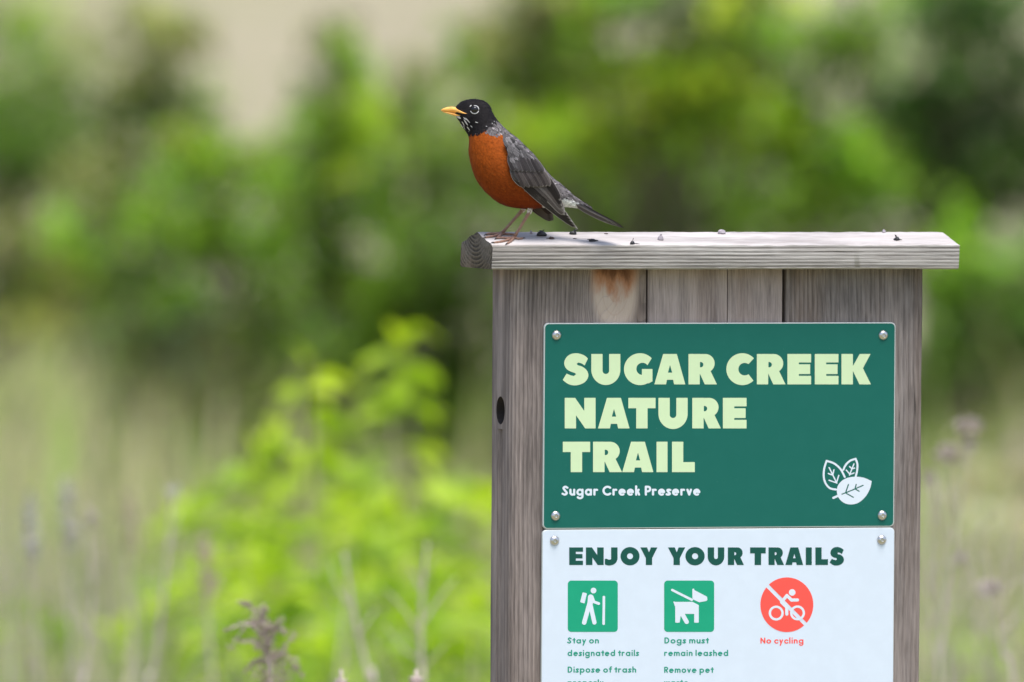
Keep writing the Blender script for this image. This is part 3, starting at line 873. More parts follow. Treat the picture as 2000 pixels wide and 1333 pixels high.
# small contour feathers all over the body
def contour_feathers():
    A, Cc = [], []
    faces = []
    dI = BV[1:] - BV[:-1]
    area = np.linalg.norm(dI, axis=2)[:, :] * np.linalg.norm(np.roll(BV, -1, 1) - BV, axis=2)[:-1]
    pr = (area / area.sum()).ravel()
    N = 11000
    pick = rng.choice(pr.size, N, p=pr)
    for k in pick:
        i, j = divmod(int(k), NJ)
        j2 = (j + 1) % NJ
        a, b_ = rng.random(2)
        p = (BV[i, j] * (1 - a) + BV[i + 1, j] * a) * (1 - b_) + (BV[i, j2] * (1 - a) + BV[i + 1, j2] * a) * b_
        if p[0] < 893 or math.hypot(p[0] - 927, p[1] - 215) < 9.5 or (p[0] < 916 and 212 < p[1] < 229): continue
        fl = BV[i + 1, j] - BV[i, j]; ar = BV[i, j2] - BV[i, j]
        fl = fl / (np.linalg.norm(fl) + 1e-9)
        n = np.cross(ar, fl); n /= np.linalg.norm(n) + 1e-9
        # outward normal
        mid = BV[i].mean(0)
        if np.dot(n, p - mid) < 0: n = -n
        t = np.cross(n, fl)
        col, z = plumage(p[0], p[1], 1.0)
        L, wd = {'k': (6.5, 1.9), 'o': (11, 2.6), 'g': (9, 2.8), 'w': (10, 2.4)}[z]
        if p[0] < 912 and z == 'k': L, wd = 4.5, 1.4
        L *= random.uniform(.7, 1.25)
        g = random.uniform(-.28, .28)
        d = fl * math.cos(g) + t * math.sin(g); s_ = np.cross(n, d)
        lift = random.uniform(.15, 1.0)
        base = len(A)
        A += [p - d * .8 - n * .3, p + d * L * .45 + s_ * wd + n * (.25 + lift * .3), p + d * L * .45 - s_ * wd + n * (.25 + lift * .3), p + d * L * .85 + s_ * wd * .55 + n * (.2 + lift * .8), p + d * L * .85 - s_ * wd * .55 + n * (.2 + lift * .8), p + d * L + n * (.2 + lift)]
        faces += [(base, base + 1, base + 2), (base + 1, base + 3, base + 4, base + 2), (base + 3, base + 5, base + 4)]
        br = random.uniform(.84, 1.14) if z == 'o' else random.uniform(.72, 1.25)
        c = np.array(col) * br
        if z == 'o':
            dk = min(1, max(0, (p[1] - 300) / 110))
            c = c * np.array([1 - .54 * dk, 1 - .68 * dk, 1 - .5 * dk])          # deeper rust, plus belly shade painted into the colour
            if random.random() < .03: c = c * np.array([1.08, 1.3, 1.8])
        if z == 'g' and random.random() < .22: c = c * .42
        if z == 'g' and random.random() < .12: c = c * 2.0
        tipc = c * (1.35 if z in 'g' else 1.03)
        if z == 'k' and random.random() < .02 and p[1] > 232: tipc = np.array([.35, .34, .34])
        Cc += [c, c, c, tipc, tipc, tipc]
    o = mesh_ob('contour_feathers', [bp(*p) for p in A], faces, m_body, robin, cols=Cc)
    o['kind'] = 'stuff'
contour_feathers()

# white throat streaks and chin
def streaks():
    A, Fc, Cc = [], [], []
    lines = [((893.5, 228), (900, 232.5), 2.2), ((891, 227), (896, 231), 1.8), ((902, 238), (908, 248), 1.1), ((906, 234), (914, 246), 1.2), ((909, 231), (918, 241), 1.0), ((912, 248), (918, 256), .9), ((900, 243), (905, 251), .8),
             ((904, 246), (909, 254), .7), ((928, 239), (934, 241), .7), ((905, 230), (911, 235), .9), ((919, 246), (923, 250), .7)]
    for sgn in (1, -1):
        for (a, b_, wd) in lines:
            a, b_ = np.array(a), np.array(b_)
            d = (b_ - a) / np.linalg.norm(b_ - a); s_ = np.array([-d[1], d[0]])
            k = len(A)
            for t, f in ((0, .3), (.35, 1), (.7, .8), (1, .15)):
                for e in (-1, 1):
                    q = a + (b_ - a) * t + s_ * e * wd * f
                    w = body_w(*q)
                    if w is None: w = 3.0
                    A.append((q[0], q[1], sgn * (w + 1.3)))
                    Cc.append((.58, .57, .56))
            Fc += [(k, k + 1, k + 3, k + 2), (k + 2, k + 3, k + 5, k + 4), (k + 4, k + 5, k + 7, k + 6)]
    mesh_ob('throat_streaks', [bp(*p) for p in A], Fc, m_body, robin, cols=Cc)
streaks()

# bill
m_bill = NT('bill_horn')
_p = m_bill.coord('Object')
m_bill = m_bill.set(m_bill.mix(m_bill.step(m_bill.noise(_p, 220, 3), .4, .7), (0.86, 0.46, 0.10), (0.78, 0.34, 0.06)), .38)
def loft(stn, nj=20, sub=4):
    q = smooth_path(stn, sub)
    vs, fs = [], []
    for s_ in q:
        cu, tv, bv, w = s_
        for j in range(nj):
            a = 2 * math.pi * j / nj
            vs.append((cu, (tv + bv) / 2 - (bv - tv) / 2 * math.cos(a), w * math.sin(a)))
    for i in range(len(q) - 1):
        for j in range(nj):
            j2 = (j + 1) % nj
            fs.append((i * nj + j, (i + 1) * nj + j, (i + 1) * nj + j2, i * nj + j2))
    fs.append(tuple(range(nj))); fs.append(tuple((len(q) - 1) * nj + j for j in range(nj))[::-1])
    return vs, fs
up = loft([(861.2, 215.9, 217.2, .5), (863.5, 213.6, 217.6, 1.6), (869, 211.0, 218.6, 3.4), (877, 209.2, 219.6, 5.2), (885, 208.9, 220.8, 6.8), (892, 210.8, 222.6, 11.4), (899, 214.2, 224.2, 18.2), (906, 218.2, 225.2, 22.4), (912, 221.4, 224.6, 23.4), (915.5, 222.8, 224.3, 24.2)])
lo = loft([(864.5, 217.9, 219.2, 1.0), (870, 218.8, 221.2, 2.8), (877, 219.9, 223.4, 4.6), (885, 221.0, 226.0, 6.4), (892, 222.2, 228.0, 9.8), (899, 223.4, 228.8, 15.6), (905, 224.4, 227.8, 19.4), (909, 224.9, 226.4, 21.4)])
mesh_ob('upper_bill', [bp(*p) for p in up[0]], up[1], m_bill, robin, smooth=True)
mesh_ob('lower_bill', [bp(*p) for p in lo[0]], lo[1], m_bill, robin, smooth=True)
# eyes with broken white rings
m_eye = NT('eye').set((0.006, 0.005, 0.006), .06)
m_ring = NT('eye_ring_skin').set((0.56, 0.55, 0.54), .7)
for sgn in (1, -1):
    w0 = body_w(927, 215)
    bm = bmesh.new(); bmesh.ops.create_uvsphere(bm, u_segments=20, v_segments=14, radius=6.9)
    vs = [(v.co.x + 927, v.co.y + 215, sgn * (v.co.z * .8 + w0 + .6)) for v in bm.verts]
    fs = [tuple(v.index for v in f.verts) for f in bm.faces]; bm.free()
    eye = mesh_ob('eye', [bp(*p) for p in vs], fs, m_eye, robin, smooth=True)
    acc = Acc()
    for a0, a1, r_, th in ((-2, 100, 8.2, 1.05), (124, 148, 10.8, 1.1), (200, 342, 8.3, 1.05)):
        pts = []
        n = 9
        for i in range(n + 1):
            a = rad(a0 + (a1 - a0) * i / n)
            u, v = 927 + r_ * math.cos(a), 215 - r_ * .95 * math.sin(a)
            pts.append(bp(u, v, sgn * (body_w(u, v) + .7)))
        rr = [S * th * (.35 + .65 * math.sin(math.pi * (i + .6) / (n + 1.2)) ** .6) for i in range(n + 1)]
        acc.add(tube(pts, rr, 7))
    mesh_ob('eye_ring', acc.v, acc.f, m_ring, eye, smooth=True)

# feathers of wings and tail
def interp(x, xs, ys): return float(np.interp(x, xs, ys))
def wing_w(u, v):
    a = (u - 988) * .68 + (v - 285) * .73
    c = (u - 988) * .73 - (v - 285) * .68            # + towards the back
    pl = interp(a, [-20, 0, 40, 80, 120, 160, 215], [24, 34, 45, 50, 46, 36, 20]) - .006 * max(0, c - 8) ** 2 - .004 * min(0, c + 6) ** 2
    bw = body_w(u, v)
    return max(pl, bw + 2.2) if bw is not None else pl

def feather_vf(base, tip, width, layer, sgn, col, edge, bend=0.0, wfun=wing_w, tipr=.24, nt=14, na=8, shaft=True, root=.35):
    base, tip = np.array(base, float), np.array(tip, float)
    d = tip - base; L = np.linalg.norm(d); d /= L
    s_ = np.array([-d[1], d[0]])
    vs, fs, cs = [], [], []
    for i in range(nt + 1):
        t = i / nt
        f = root + (1 - root) * min(1, t / .35)
        if t > 1 - tipr: f *= math.sqrt(max(0.0, 1 - ((t - 1 + tipr) / tipr) ** 2)) * .97 + .03
        ctr = base + d * L * t + s_ * bend * math.sin(math.pi * t)
        for k in range(na + 1):
            x = -1 + 2 * k / na
            q = ctr + s_ * x * f * width / 2
            w = wfun(*q) + layer + 1.0 * (1 - x * x)
            vs.append(bp(q[0], q[1], sgn * w))
            e = abs(x)
            c = np.array(col)
            if shaft and e < .01: c = c * .55
            if e > .76 or t > .965: c = np.array(edge)
            elif x > 0: c = c * .86
            cs.append(c)
    for i in range(nt):
        for k in range(na):
            a = i * (na + 1) + k
            fs.append((a, a + 1, a + na + 2, a + na + 1))
    return vs, fs, cs

def add_feather(name, parent, *a, **k):
    v, f, c = feather_vf(*a, **k)
    return mesh_ob(name, v, f, m_quill, parent, smooth=True, cols=c)

DK = (0.028, 0.023, 0.023); MG = (0.095, 0.080, 0.077); LG = (0.165, 0.145, 0.140); PALE = (0.30, 0.275, 0.265); TAN = (0.20, 0.165, 0.14)
def near_wing(sgn=1):
    # shell the feathers lie on
    outl = [(983, 262), (982, 275), (989, 294), (996, 312), (995, 336), (1001, 348), (1020, 365), (1045, 386), (1075, 408), (1098, 405), (1092, 380), (1078, 356), (1060, 331), (1046, 312), (1026, 292), (1005, 274)]
    g = poly(outl)
    V2, F2 = contour(g, 975, 255, 1110, 415, 3.0)
    wing = mesh_ob('wing', [bp(a, b_, sgn * (wing_w(a, b_) - .4)) for a, b_ in V2], F2, m_quill, robin, cols=[(.075, .068, .07)] * len(V2), smooth=True)
    lay = 0.2
    for i in range(6):                       # primaries, pale outer edges showing as lines
        add_feather('primary_feather', wing, (1004 + 5 * i, 350 + 1.5 * i), (1128.5 - 4.6 * i, 447.5 - 6.3 * i), 9.5, lay + .55 * i, sgn, DK, (.42, .39, .37) if i % 2 == 0 else (.28, .25, .23), bend=2.5, tipr=.2)
    lay = 3.4
    for i, (b_, t_) in enumerate((((1030, 352), (1103, 421)), ((1036, 347), (1103, 416)), ((1042, 343), (1100, 410)), ((1049, 338), (1097, 403)), ((1056, 333), (1094, 393)))):
        add_feather('secondary_feather', wing, b_, t_, 15 if i < 3 else 13, lay + .5 * i, sgn, (MG, LG, MG, DK, DK)[i], PALE, bend=-2.5, tipr=.22)
    lay = 6.0
    for i in range(8):                       # greater coverts
        f = i / 7
        add_feather('covert_feather', wing, (1003 + 50 * f, 328 + 2 * f), (1024 + 53 * f + 3 * math.sin(5 * f), 368 - 3 * f), 13, lay + .35 * i, sgn, MG if i % 2 else (.058, .047, .046), (.24, .215, .205) if i > 4 else (.135, .118, .112), bend=-1.5, tipr=.35)
    lay = 8.0
    for i in range(8):                       # median coverts
        f = i / 7
        add_feather('covert_feather', wing, (993 + 52 * f, 304 + 8 * f), (1004 + 57 * f, 336 + 2 * f), 12, lay + .3 * i, sgn, (.060, .053, .054) if i % 3 else (.035, .030, .031), (.15, .138, .138), tipr=.4)
    # bend of the wing: dark tuft with white fringe
    add_feather('covert_feather', wing, (997, 334), (1022, 366), 9, 5.2, sgn, (.03, .026, .026), (.42, .39, .36), bend=3)
    add_feather('covert_feather', wing, (997, 326), (1014, 356), 9, 6.0, sgn, (.05, .045, .045), (.2, .19, .18), bend=2)
    # lesser coverts and scapulars: many small shingled feathers
    A = Acc(); cc = []
    spots = []
    for r_ in range(13):
        for k in range(9):
            a = 2 + r_ * 5.4 + random.uniform(-1.5, 1.5); c = -17 + k * 5.4 + random.uniform(-2, 2)
            u = 988 + a * .68 + c * .73; v = 285 + a * .73 - c * .68
            u -= 4; v -= 12
            if inpoly([(981, 258), (983, 278), (990, 296), (997, 314), (1000, 326), (1045, 326), (1034, 306), (1016, 287), (998, 271), (988, 262)], u, v): spots.append((a, u, v))
    spots.sort(key=lambda q: -q[0])
    for n_, (a, u, v) in enumerate(spots):
        g0 = random.uniform(-.25, .25)
        d = (.68 * math.cos(g0) - .73 * math.sin(g0), .73 * math.cos(g0) + .68 * math.sin(g0))
        L = random.uniform(12, 17)
        b0 = random.choice((.035, .06, .08, .10, .14))
        v_, f_, c_ = feather_vf((u, v), (u + d[0] * L, v + d[1] * L), random.uniform(7, 10), 9.4 + .02 * n_ - a * .03, sgn, (b0, b0 * .93, b0 * .96), (b0 * 1.55 + .03, b0 * 1.48 + .03, b0 * 1.52 + .03), tipr=.45, nt=6, na=4, shaft=False)
        A.add((v_, f_)); cc += c_
    o = mesh_ob('lesser_coverts', A.v, A.f, m_quill, wing, smooth=True, cols=cc); o['kind'] = 'stuff'
    return wing
near_wing(1)
def far_wing():
    # drooping far wing: only its tip shows below the belly
    wf = lambda u, v: 40 - .25 * max(0, u - 1040)
    outl = [(985, 268), (990, 300), (1000, 340), (1030, 372), (1052, 402), (1064, 404), (1075, 360), (1058, 332), (1040, 308), (1010, 280)]
    V2, F2 = contour(poly(outl), 975, 255, 1110, 415, 4.0)
    w2 = lambda u, v: max(40 - .25 * max(0, u - 1040), (body_w(u, v) or 0) + 2.2)
    wing = mesh_ob('wing', [bp(a, b_, -w2(a, b_)) for a, b_ in V2], F2, m_quill, robin, cols=[(.075, .068, .07)] * len(V2), smooth=True)
    for i in range(5):
        add_feather('primary_feather', wing, (1012 + 4 * i, 378 - 5 * i), (1081.5 - .6 * i, 430 - 2.5 * i), 17, 1.5 - .4 * i, -1, (0.05, .034, .03), TAN, bend=3, wfun=w2, tipr=.16)
    for i in range(4):
        add_feather('secondary_feather', wing, (1030 + 5 * i, 340), (1084 - 2 * i, 402 - 8 * i), 16, 3 + .4 * i, -1, MG, PALE, wfun=w2)
far_wing()
def tail():
    tl = None
    acc = []
    root = mesh_ob('tail', *(lambda t: ([Vector(p) for p in t[0]], t[1]))(tube([bp(1098, 378), bp(1130, 396), bp(1150, 406)], [S * 7, S * 6, S * 3], 12)), m_quill, robin, smooth=True, cols=[(.12, .11, .115)] * 36)
    for i in range(10):
        lat = (-1 if i % 2 else 1) * (i // 2) * 1.9
        k = i // 2
        base = np.array([1104 + 3 * k, 382 + 3.6 * k, lat * .6])
        tip = np.array([1218 - 6.5 * k, 445.3 - 2.2 * k, lat * 2.6 + 3])
        if i in (8, 9): tip[:2] = (1189, 434)
        d = tip - base; L = np.linalg.norm(d); d /= L
        across = np.cross(d, (0, 0, 1.0)); across /= np.linalg.norm(across)
        ac = np.array([0, 0, 1.0]) * .88 + across * .47; ac -= d * np.dot(ac, d); ac /= np.linalg.norm(ac)
        if lat < 0: ac = np.array([0, 0, 1.0]) * .88 - across * .3; ac -= d * np.dot(ac, d); ac /= np.linalg.norm(ac)
        nrm = np.cross(ac, d)
        vs, fs, cs = [], [], []
        for a in range(13):
            t = a / 12
            f = .45 + .55 * min(1, t / .3)
            if t > .78: f *= math.sqrt(max(0, 1 - ((t - .78) / .22) ** 2)) * .95 + .05
            for k2 in range(7):
                x = -1 + k2 / 3
                q = base + d * L * t + ac * x * f * 8.2 + nrm * (.8 * (1 - x * x)) + np.array([0, 2.2 * math.sin(math.pi * t), 0])
                vs.append(bp(*q))
                c = np.array((.085, .075, .077) if abs(x) < .7 else ((.38, .36, .36) if k > 1 else (.17, .155, .155)))
                if abs(x) < .01: c = c * .6
                cs.append(c)
        for a in range(12):
            for k2 in range(6):
                z = a * 7 + k2; fs.append((z, z + 1, z + 8, z + 7))
        mesh_ob('tail_feather', vs, fs, m_quill, root, smooth=True, cols=cs)
tail()
# legs and feet
m_leg = NT('leg_scales')
_p = m_leg.coord('Object')
m_leg.bump(m_leg.noise(_p, 1500, 2), .0004)
m_leg = m_leg.set(m_leg.mix(m_leg.step(m_leg.noise(_p, 500, 3), .35, .7), (0.30, 0.17, 0.115), (0.20, 0.105, 0.072)), .5)
m_claw = plain('claw', (0.05, 0.035, 0.03), .4)
m_tuft = NT('leg_tuft').set((0.60, 0.56, 0.52), .9)
def leg(top, knee, foot_px, toes, w):
    acc = Acc()
    fp = on_cap(*foot_px) + SLOPE_N * (3.2 * S)
    k = bp(*knee, w * .9)
    acc.add(tube([bp(*top, w * .8), k, k.lerp(fp, .35), k.lerp(fp, .8), fp], [S * 4.2, S * 3.9, S * 2.9, S * 2.8, S * 4.0], 10))
    claws = Acc()
    for pts in toes:
        P = [fp] + [on_cap(*q) + SLOPE_N * (S * h) for q, h in pts]
        P = [Vector(p) for p in smooth_path([tuple(p) for p in P], 4)]
        n = len(P)
        rr = [S * (3.1 - 1.3 * i / n + .35 * math.sin(i * 2.1)) for i in range(n)]
        acc.add(tube(P, rr, 8))
        e = P[-1]; d = (P[-1] - P[-4]).normalized()
        claws.add(tube([e - d * S, e + d * S * 3 + SLOPE_N * S * .8, e + d * S * 6 - SLOPE_N * S * .2, e + d * S * 8.5 - SLOPE_N * S * 1.6], [S * 1.7, S * 1.3, S * .8, S * .2], 6))
    o = mesh_ob('leg', acc.v, acc.f, m_leg, robin, smooth=True)
    mesh_ob('claws', claws.v, claws.f, m_claw, o, smooth=True)
    return o
ln = leg((1040, 400), (1033, 416), (1004, 467), [[((990, 472), 2.4), ((975, 475), 2.2), ((964, 476), 1.8)], [((992, 468), 2.6), ((980, 467), 2.4), ((972, 467.5), 1.8)], [((997, 474), 2.4), ((990, 478), 1.8)], [((1012, 469), 2.4), ((1021, 467.5), 1.8)]], WN)
lf = leg((1030, 398), (1020, 411), (980, 459), [[((967, 463), 2.4), ((955, 465), 2.2), ((948, 466), 1.8)], [((968, 459), 2.6), ((956, 459), 2.4), ((950, 460), 1.8)], [((974, 465), 2.4), ((969, 468), 1.8)], [((992, 460), 2.4), ((1003, 460), 1.8)]], WF)
tuft = Acc()
for w_, (u, v) in ((WN, (1034, 411)), (WF, (1022, 407))):
    for _ in range(70):
        a = random.uniform(0, 6.28); b0 = random.uniform(-1, 1)
        c = bp(u + 4.5 * math.cos(a) * math.sqrt(1 - b0 * b0), v + 5.5 * b0, w_ * .9 + 4.5 * math.sin(a) * math.sqrt(1 - b0 * b0))
        tuft.add(tube([c, c - U * S * random.uniform(2, 5) + R * S * random.uniform(-1, 1)], [S * 1.3, S * .2], 5))
mesh_ob('leg_tufts', tuft.v, tuft.f, m_tuft, robin)['kind'] = 'stuff'

# ================================================================== CRUMBS ON THE CAP
m_black = NT('dark_dropping')
_p = m_black.coord('Object'); m_black.bump(m_black.noise(_p, 900, 3), .0006)
m_black = m_black.set((0.014, 0.012, 0.014), .45)
m_greyb = NT('grey_pebble'); _p = m_greyb.coord('Object')
m_greyb = m_greyb.set(m_greyb.mix(m_greyb.noise(_p, 500, 3), (.20, .17, .19), (.45, .41, .44)), .8)
m_brown = plain('brown_scrap', (0.06, 0.035, 0.03), .7)
def lump(name, px, py, w, h, label, cat, mat, seed, tails=(), flat=1.0):
    q = np.random.default_rng(seed)
    p = on_cap(px, py)
    s_ = dep(p) / FPX
    o = empty(name, p, label, cat)
    bm = bmesh.new(); bmesh.ops.create_icosphere(bm, subdivisions=2, radius=1)
    vs = []
    for v in bm.verts:
        k = 1 + .22 * math.sin(3.1 * v.co.x + seed) * math.cos(2.3 * v.co.y + 2 * seed) + q.normal(0, .08)
        z = max(v.co.z * k, -.25)
        vs.append(tuple(p + Vector((v.co.x * k * w / 2 * s_, v.co.y * k * w / 2.6 * s_ * flat, (z + .22) * h * .8 * s_))))
    fs = [tuple(v.index for v in f.verts) for f in bm.faces]; bm.free()
    mesh_ob('lump', vs, fs, mat, o, smooth=(seed % 2 == 0))
    if tails:
        a = Acc()
        for (dx, dz, th) in tails:
            a.add(tube([p + Vector((0, 0, h * .3 * s_)), p + Vector((dx * .6 * s_, -.001, (dz * .8 + h * .2) * s_)), p + Vector((dx * s_, -.002, max(th, dz) * s_))], [th * s_, th * s_ * .9, th * s_ * .4], 6))
        mesh_ob('spur', a.v, a.f, mat, o, smooth=True)
    return o
lump('beetle_shell', 1057.5, 461, 21, 10, 'largest glossy black lump on the cap below the wing tips', 'debris', m_black, 4, [(6, 12, 1), (-6, 11, 1)])
lump('dropping', 1037.5, 457.5, 6, 7, 'tiny grey speck between the legs and the largest black lump', 'debris', m_greyb, 3)
lump('dropping', 1119, 458, 14, 7, 'black crumb on the ridge under the wing tip', 'debris', m_black, 6, [(8, 9, 2.2), (-9, 2, 1)])
lump('dropping', 1077, 467.5, 9, 6, 'small brown crumb just in front of the largest black lump', 'debris', m_brown, 8, [(-12, 1.2, .9), (6, 1.5, 1)])
lump('dropping', 1157, 472, 15, 6, 'black twisted crumb near the front edge under the tail', 'debris', m_black, 10, [(-12, 4, 1.2), (11, 1, 1.8)])
lump('dropping', 1235, 478, 10, 7, 'black crumb with a thin upright hair', 'debris', m_black, 12, [(2, 13, .7), (14, 1, .8), (-6, 1, 1)])
lump('stone', 1290, 469.5, 12, 11, 'pointed grey crumb in the middle of the cap', 'debris', m_greyb, 13, [(1, 12, 1.6)])
lump('stone', 1409, 457, 16, 9, 'mauve grey pebble standing on the ridge', 'debris', m_greyb, 15)
lump('stone', 1726, 455, 9, 6, 'small grey crumb on the ridge near the right end', 'debris', m_greyb, 17)
lump('dropping', 1752, 470, 13, 7, 'curled black crumb near the right end of the cap', 'debris', m_black, 18, [(-6, 11, 1.6), (9, 1, 1)])
lump('wood_chip', 1184, 457.5, 8, 2, 'flat brown chip on the ridge under the tail tip', 'debris', m_brown, 20)
lump('wood_chip', 1123, 467, 9, 1.6, 'thin brown chip in front of the black crumb under the wing tip', 'debris', m_brown, 22)

# ================================================================== VEGETATION
def leaf_shader(name, trans=.45, rough=.5):
    t = NT(name)
    c = t.attr('col')
    tr = t.t.nodes.new('ShaderNodeBsdfTranslucent')
    ms = t.t.nodes.new('ShaderNodeMixShader'); ms.inputs[0].default_value = trans
    t.link(t.mix(1.0, c, (1.15, 1.25, .7), 'MULTIPLY'), tr.inputs[0])
    t.set(c, rough, None, .35)
    t.link(t.b.outputs[0], ms.inputs[1]); t.link(tr.outputs[0], ms.inputs[2]); t.link(ms.outputs[0], t.out.inputs[0])
    return t.mat
m_leaf = leaf_shader('shrub_leaf', .45)
m_blade = leaf_shader('grass_blade', .3)
m_bark = NT('shrub_bark'); _p = m_bark.coord('Object')
m_bark = m_bark.set(m_bark.mix(m_bark.noise(m_bark.mapping(_p, (1, 1, .2)), 60, 4), (.09, .07, .055), (.20, .165, .135)), .9)
m_dry = NT('dry_stem'); _p = m_dry.coord('Object')
m_dry = m_dry.set(m_dry.mix(m_dry.noise(_p, 40, 3), (.40, .34, .27), (.55, .49, .42)), .85)

def leaf_cloud(cl, D, size, rs):
    """cl: (px, py, rx, ry, n, colour, depth offset). Returns verts, faces, colours of many small folded leaves."""
    V, Cc = [], []
    for (x, y, rx, ry, n, col, dz) in cl:
        c = np.array(at_depth(x, y, D + dz)); s_ = (D + dz) / FPX
        d = rs.normal(0, 1, (n, 3)); d /= np.linalg.norm(d, axis=1)[:, None]
        rr = rs.random(n) ** .45
        d *= rr[:, None]
        ns = max(3, n // 14)
        sid = rs.integers(0, ns, n)
        d = d[sid] + rs.normal(0, .20, (n, 3))
        tone = rs.choice([.35, .6, .85, 1.1, 1.5, 1.95], ns)[sid][:, None]
        P = c + np.outer(d[:, 0] * rx * s_, R) + np.outer(d[:, 1] * ry * s_, U) + np.outer(d[:, 2] * (rx + ry) * .5 * s_, F)
        P[:, 2] = np.maximum(P[:, 2], 0.03)
        a = rs.normal(0, 1, (n, 3)); a[:, 2] -= .35; a /= np.linalg.norm(a, axis=1)[:, None]
        nn = rs.normal(0, .55, (n, 3)); nn[:, 2] += 1.0
        b_ = np.cross(nn, a); b_ /= np.linalg.norm(b_, axis=1)[:, None] + 1e-9
        L = size * rs.uniform(.6, 1.3, n)[:, None]
        up_ = np.cross(a, b_)
        q = np.stack([P, P + a * L * .45 + b_ * L * .27 + up_ * L * .06, P + a * L - up_ * L * .08, P + a * L * .45 - b_ * L * .27 + up_ * L * .06], 1)
        V.append(q.reshape(-1, 3))
        cc = np.array(col) * tone * rs.uniform(.75, 1.25, (n, 1)) * (1 + rs.normal(0, .10, (n, 3)))
        Cc.append(np.repeat(np.clip(cc, .004, .9), 4, 0))
    V = np.concatenate(V); Cc = np.concatenate(Cc)
    n = len(V) // 4
    k = np.arange(n) * 4
    Fc = np.concatenate([np.stack([k, k + 1, k + 2], 1), np.stack([k, k + 2, k + 3], 1)])
    return V, Fc, Cc

def shrub(name, label, D, clumps, col, cat='shrub', size=.045, dens=1.0, seed=0, back=None, group='shrubs behind the signpost', bx=None):
    rs = np.random.default_rng(seed + 100)
    D = 15 + (D - 15) * .85
    xs = [c[0] for c in clumps]
    base = at_depth(sum(xs) / len(xs) if bx is None else bx, 700, D + .3); base.z = 0.0
    o = empty(name, base, label, cat, group)
    cl = []
    for c in clumps:
        x, y, rx, ry = c[:4]; rx *= 1.22; ry *= 1.22
        cc = c[4] if len(c) > 4 else col
        dz = c[5] if len(c) > 5 else 0.0
        cl.append((x, y, rx, ry, int(dens * 17 * (rx * ry / 3600.0) ** .8 * 4) + 30, cc, dz + rs.uniform(-.15, .15)))
    if back:
        for (x, y, rx, ry) in back: cl.append((x, y, rx, ry, int(dens * 60 * (rx * ry / 3600.0) ** .8) + 40, [q * .8 for q in col], .75))
    V, Fc, Cc = leaf_cloud(cl, D, size, rs)
    mesh_ob('crown', V, Fc, m_leaf, o, cols=Cc)['kind'] = 'stuff'
    acc = Acc()
    for (x, y, rx, ry, n, cc, dz) in cl:
        e = at_depth(x, y, D + dz)
        mid = base.lerp(e, .5) + Vector((rs.normal(0, .05), rs.normal(0, .05), .06))
        acc.add(tube(smooth_path([tuple(base + Vector((rs.normal(0, .03), rs.normal(0, .03), -.05))), tuple(mid), tuple(e)], 4), [.008 - .0007 * i for i in range(9)], 6))
        for _ in range(3):
            e2 = e + Vector((rs.normal(0, 1) * rx, rs.normal(0, 1) * rx, rs.normal(0, 1) * ry)) * (D / FPX * .6)
            acc.add(tube([mid.lerp(e, .6), e2], [.006, .002], 5))
    mesh_ob('trunk', acc.v, acc.f, m_bark, o, smooth=True)
    return o

GM = (0.20, 0.34, 0.026); GD = (0.125, 0.22, 0.024); GY = (0.34, 0.47, 0.028); GO = (0.28, 0.30, 0.085); GS = (0.22, 0.27, 0.13); GT = (0.62, 0.56, 0.40)
shrub('dense_shrub', 'dark olive shrub at the left edge beside the pale field', 36, [(50, 200, 85, 70), (20, 290, 100, 75), (95, 280, 70, 75), (60, 350, 70, 50), (60, 500, 90, 60, GO), (20, 560, 110, 60), (120, 540, 90, 60, GM), (180, 470, 70, 60, GO), (200, 590, 80, 70, GM), (60, 610, 90, 40, GO), (-90, 250, 110, 100), (-60, 380, 100, 80)], GD, seed=1, dens=1.2, bx=-260)
shrub('upright_shrub', 'narrow shrub tip rising into the top edge left of the pale gap', 34.5, [(300, 20, 70, 60), (305, 95, 75, 60), (290, 160, 80, 50), (330, 190, 90, 55, GM), (300, 260, 110, 70, GM), (200, 330, 90, 60), (260, 390, 110, 80)], GO, seed=2, dens=.75)
shrub('broad_shrub', 'broad mid green shrub filling the left below the pale gap', 33.5, [(390, 300, 100, 70, GY), (450, 370, 110, 80), (330, 400, 110, 80), (500, 470, 110, 90), (400, 500, 120, 90, GD), (280, 520, 110, 80, GD), (350, 620, 130, 90, GS), (480, 610, 130, 90, GD), (210, 460, 90, 70)], GM, seed=3, dens=.95)
shrub('column_shrub', 'column shaped green shrub left of the robin with its tip in the pale gap', 34, [(640, 90, 60, 40, GO), (645, 150, 85, 60), (610, 220, 80, 60), (680, 230, 75, 70, GY), (640, 310, 100, 70), (560, 300, 80, 60, GY), (700, 360, 80, 80), (610, 420, 110, 80, GD), (680, 500, 110, 90, GD), (560, 530, 90, 80)], GM, seed=4, dens=.9)
shrub('shaded_shrub', 'deep shaded shrub low on the left behind the bright leaves', 34.6, [(420, 700, 130, 80), (330, 760, 110, 80), (480, 780, 120, 90), (370, 850, 120, 80), (560, 680, 120, 90), (440, 920, 120, 80), (290, 660, 80, 70), (330, 960, 90, 70), (250, 880, 70, 70), (560, 800, 100, 80), (620, 860, 90, 80), (300, 900, 90, 80, GM), (420, 1010, 120, 80), (540, 950, 110, 80, GD), (650, 960, 100, 80), (230, 980, 80, 70)], (0.21, 0.27, 0.070), seed=5, dens=1.3)
shrub('dense_shrub', 'dark green shrub directly left of the post at mid height', 34, [(640, 610, 110, 80), (760, 560, 100, 90, GM), (860, 560, 110, 90), (800, 660, 110, 80), (920, 660, 110, 90), (700, 720, 110, 80), (880, 760, 110, 90), (960, 560, 100, 90), (940, 860, 100, 90), (780, 800, 110, 90)], GD, seed=6, dens=1.3)
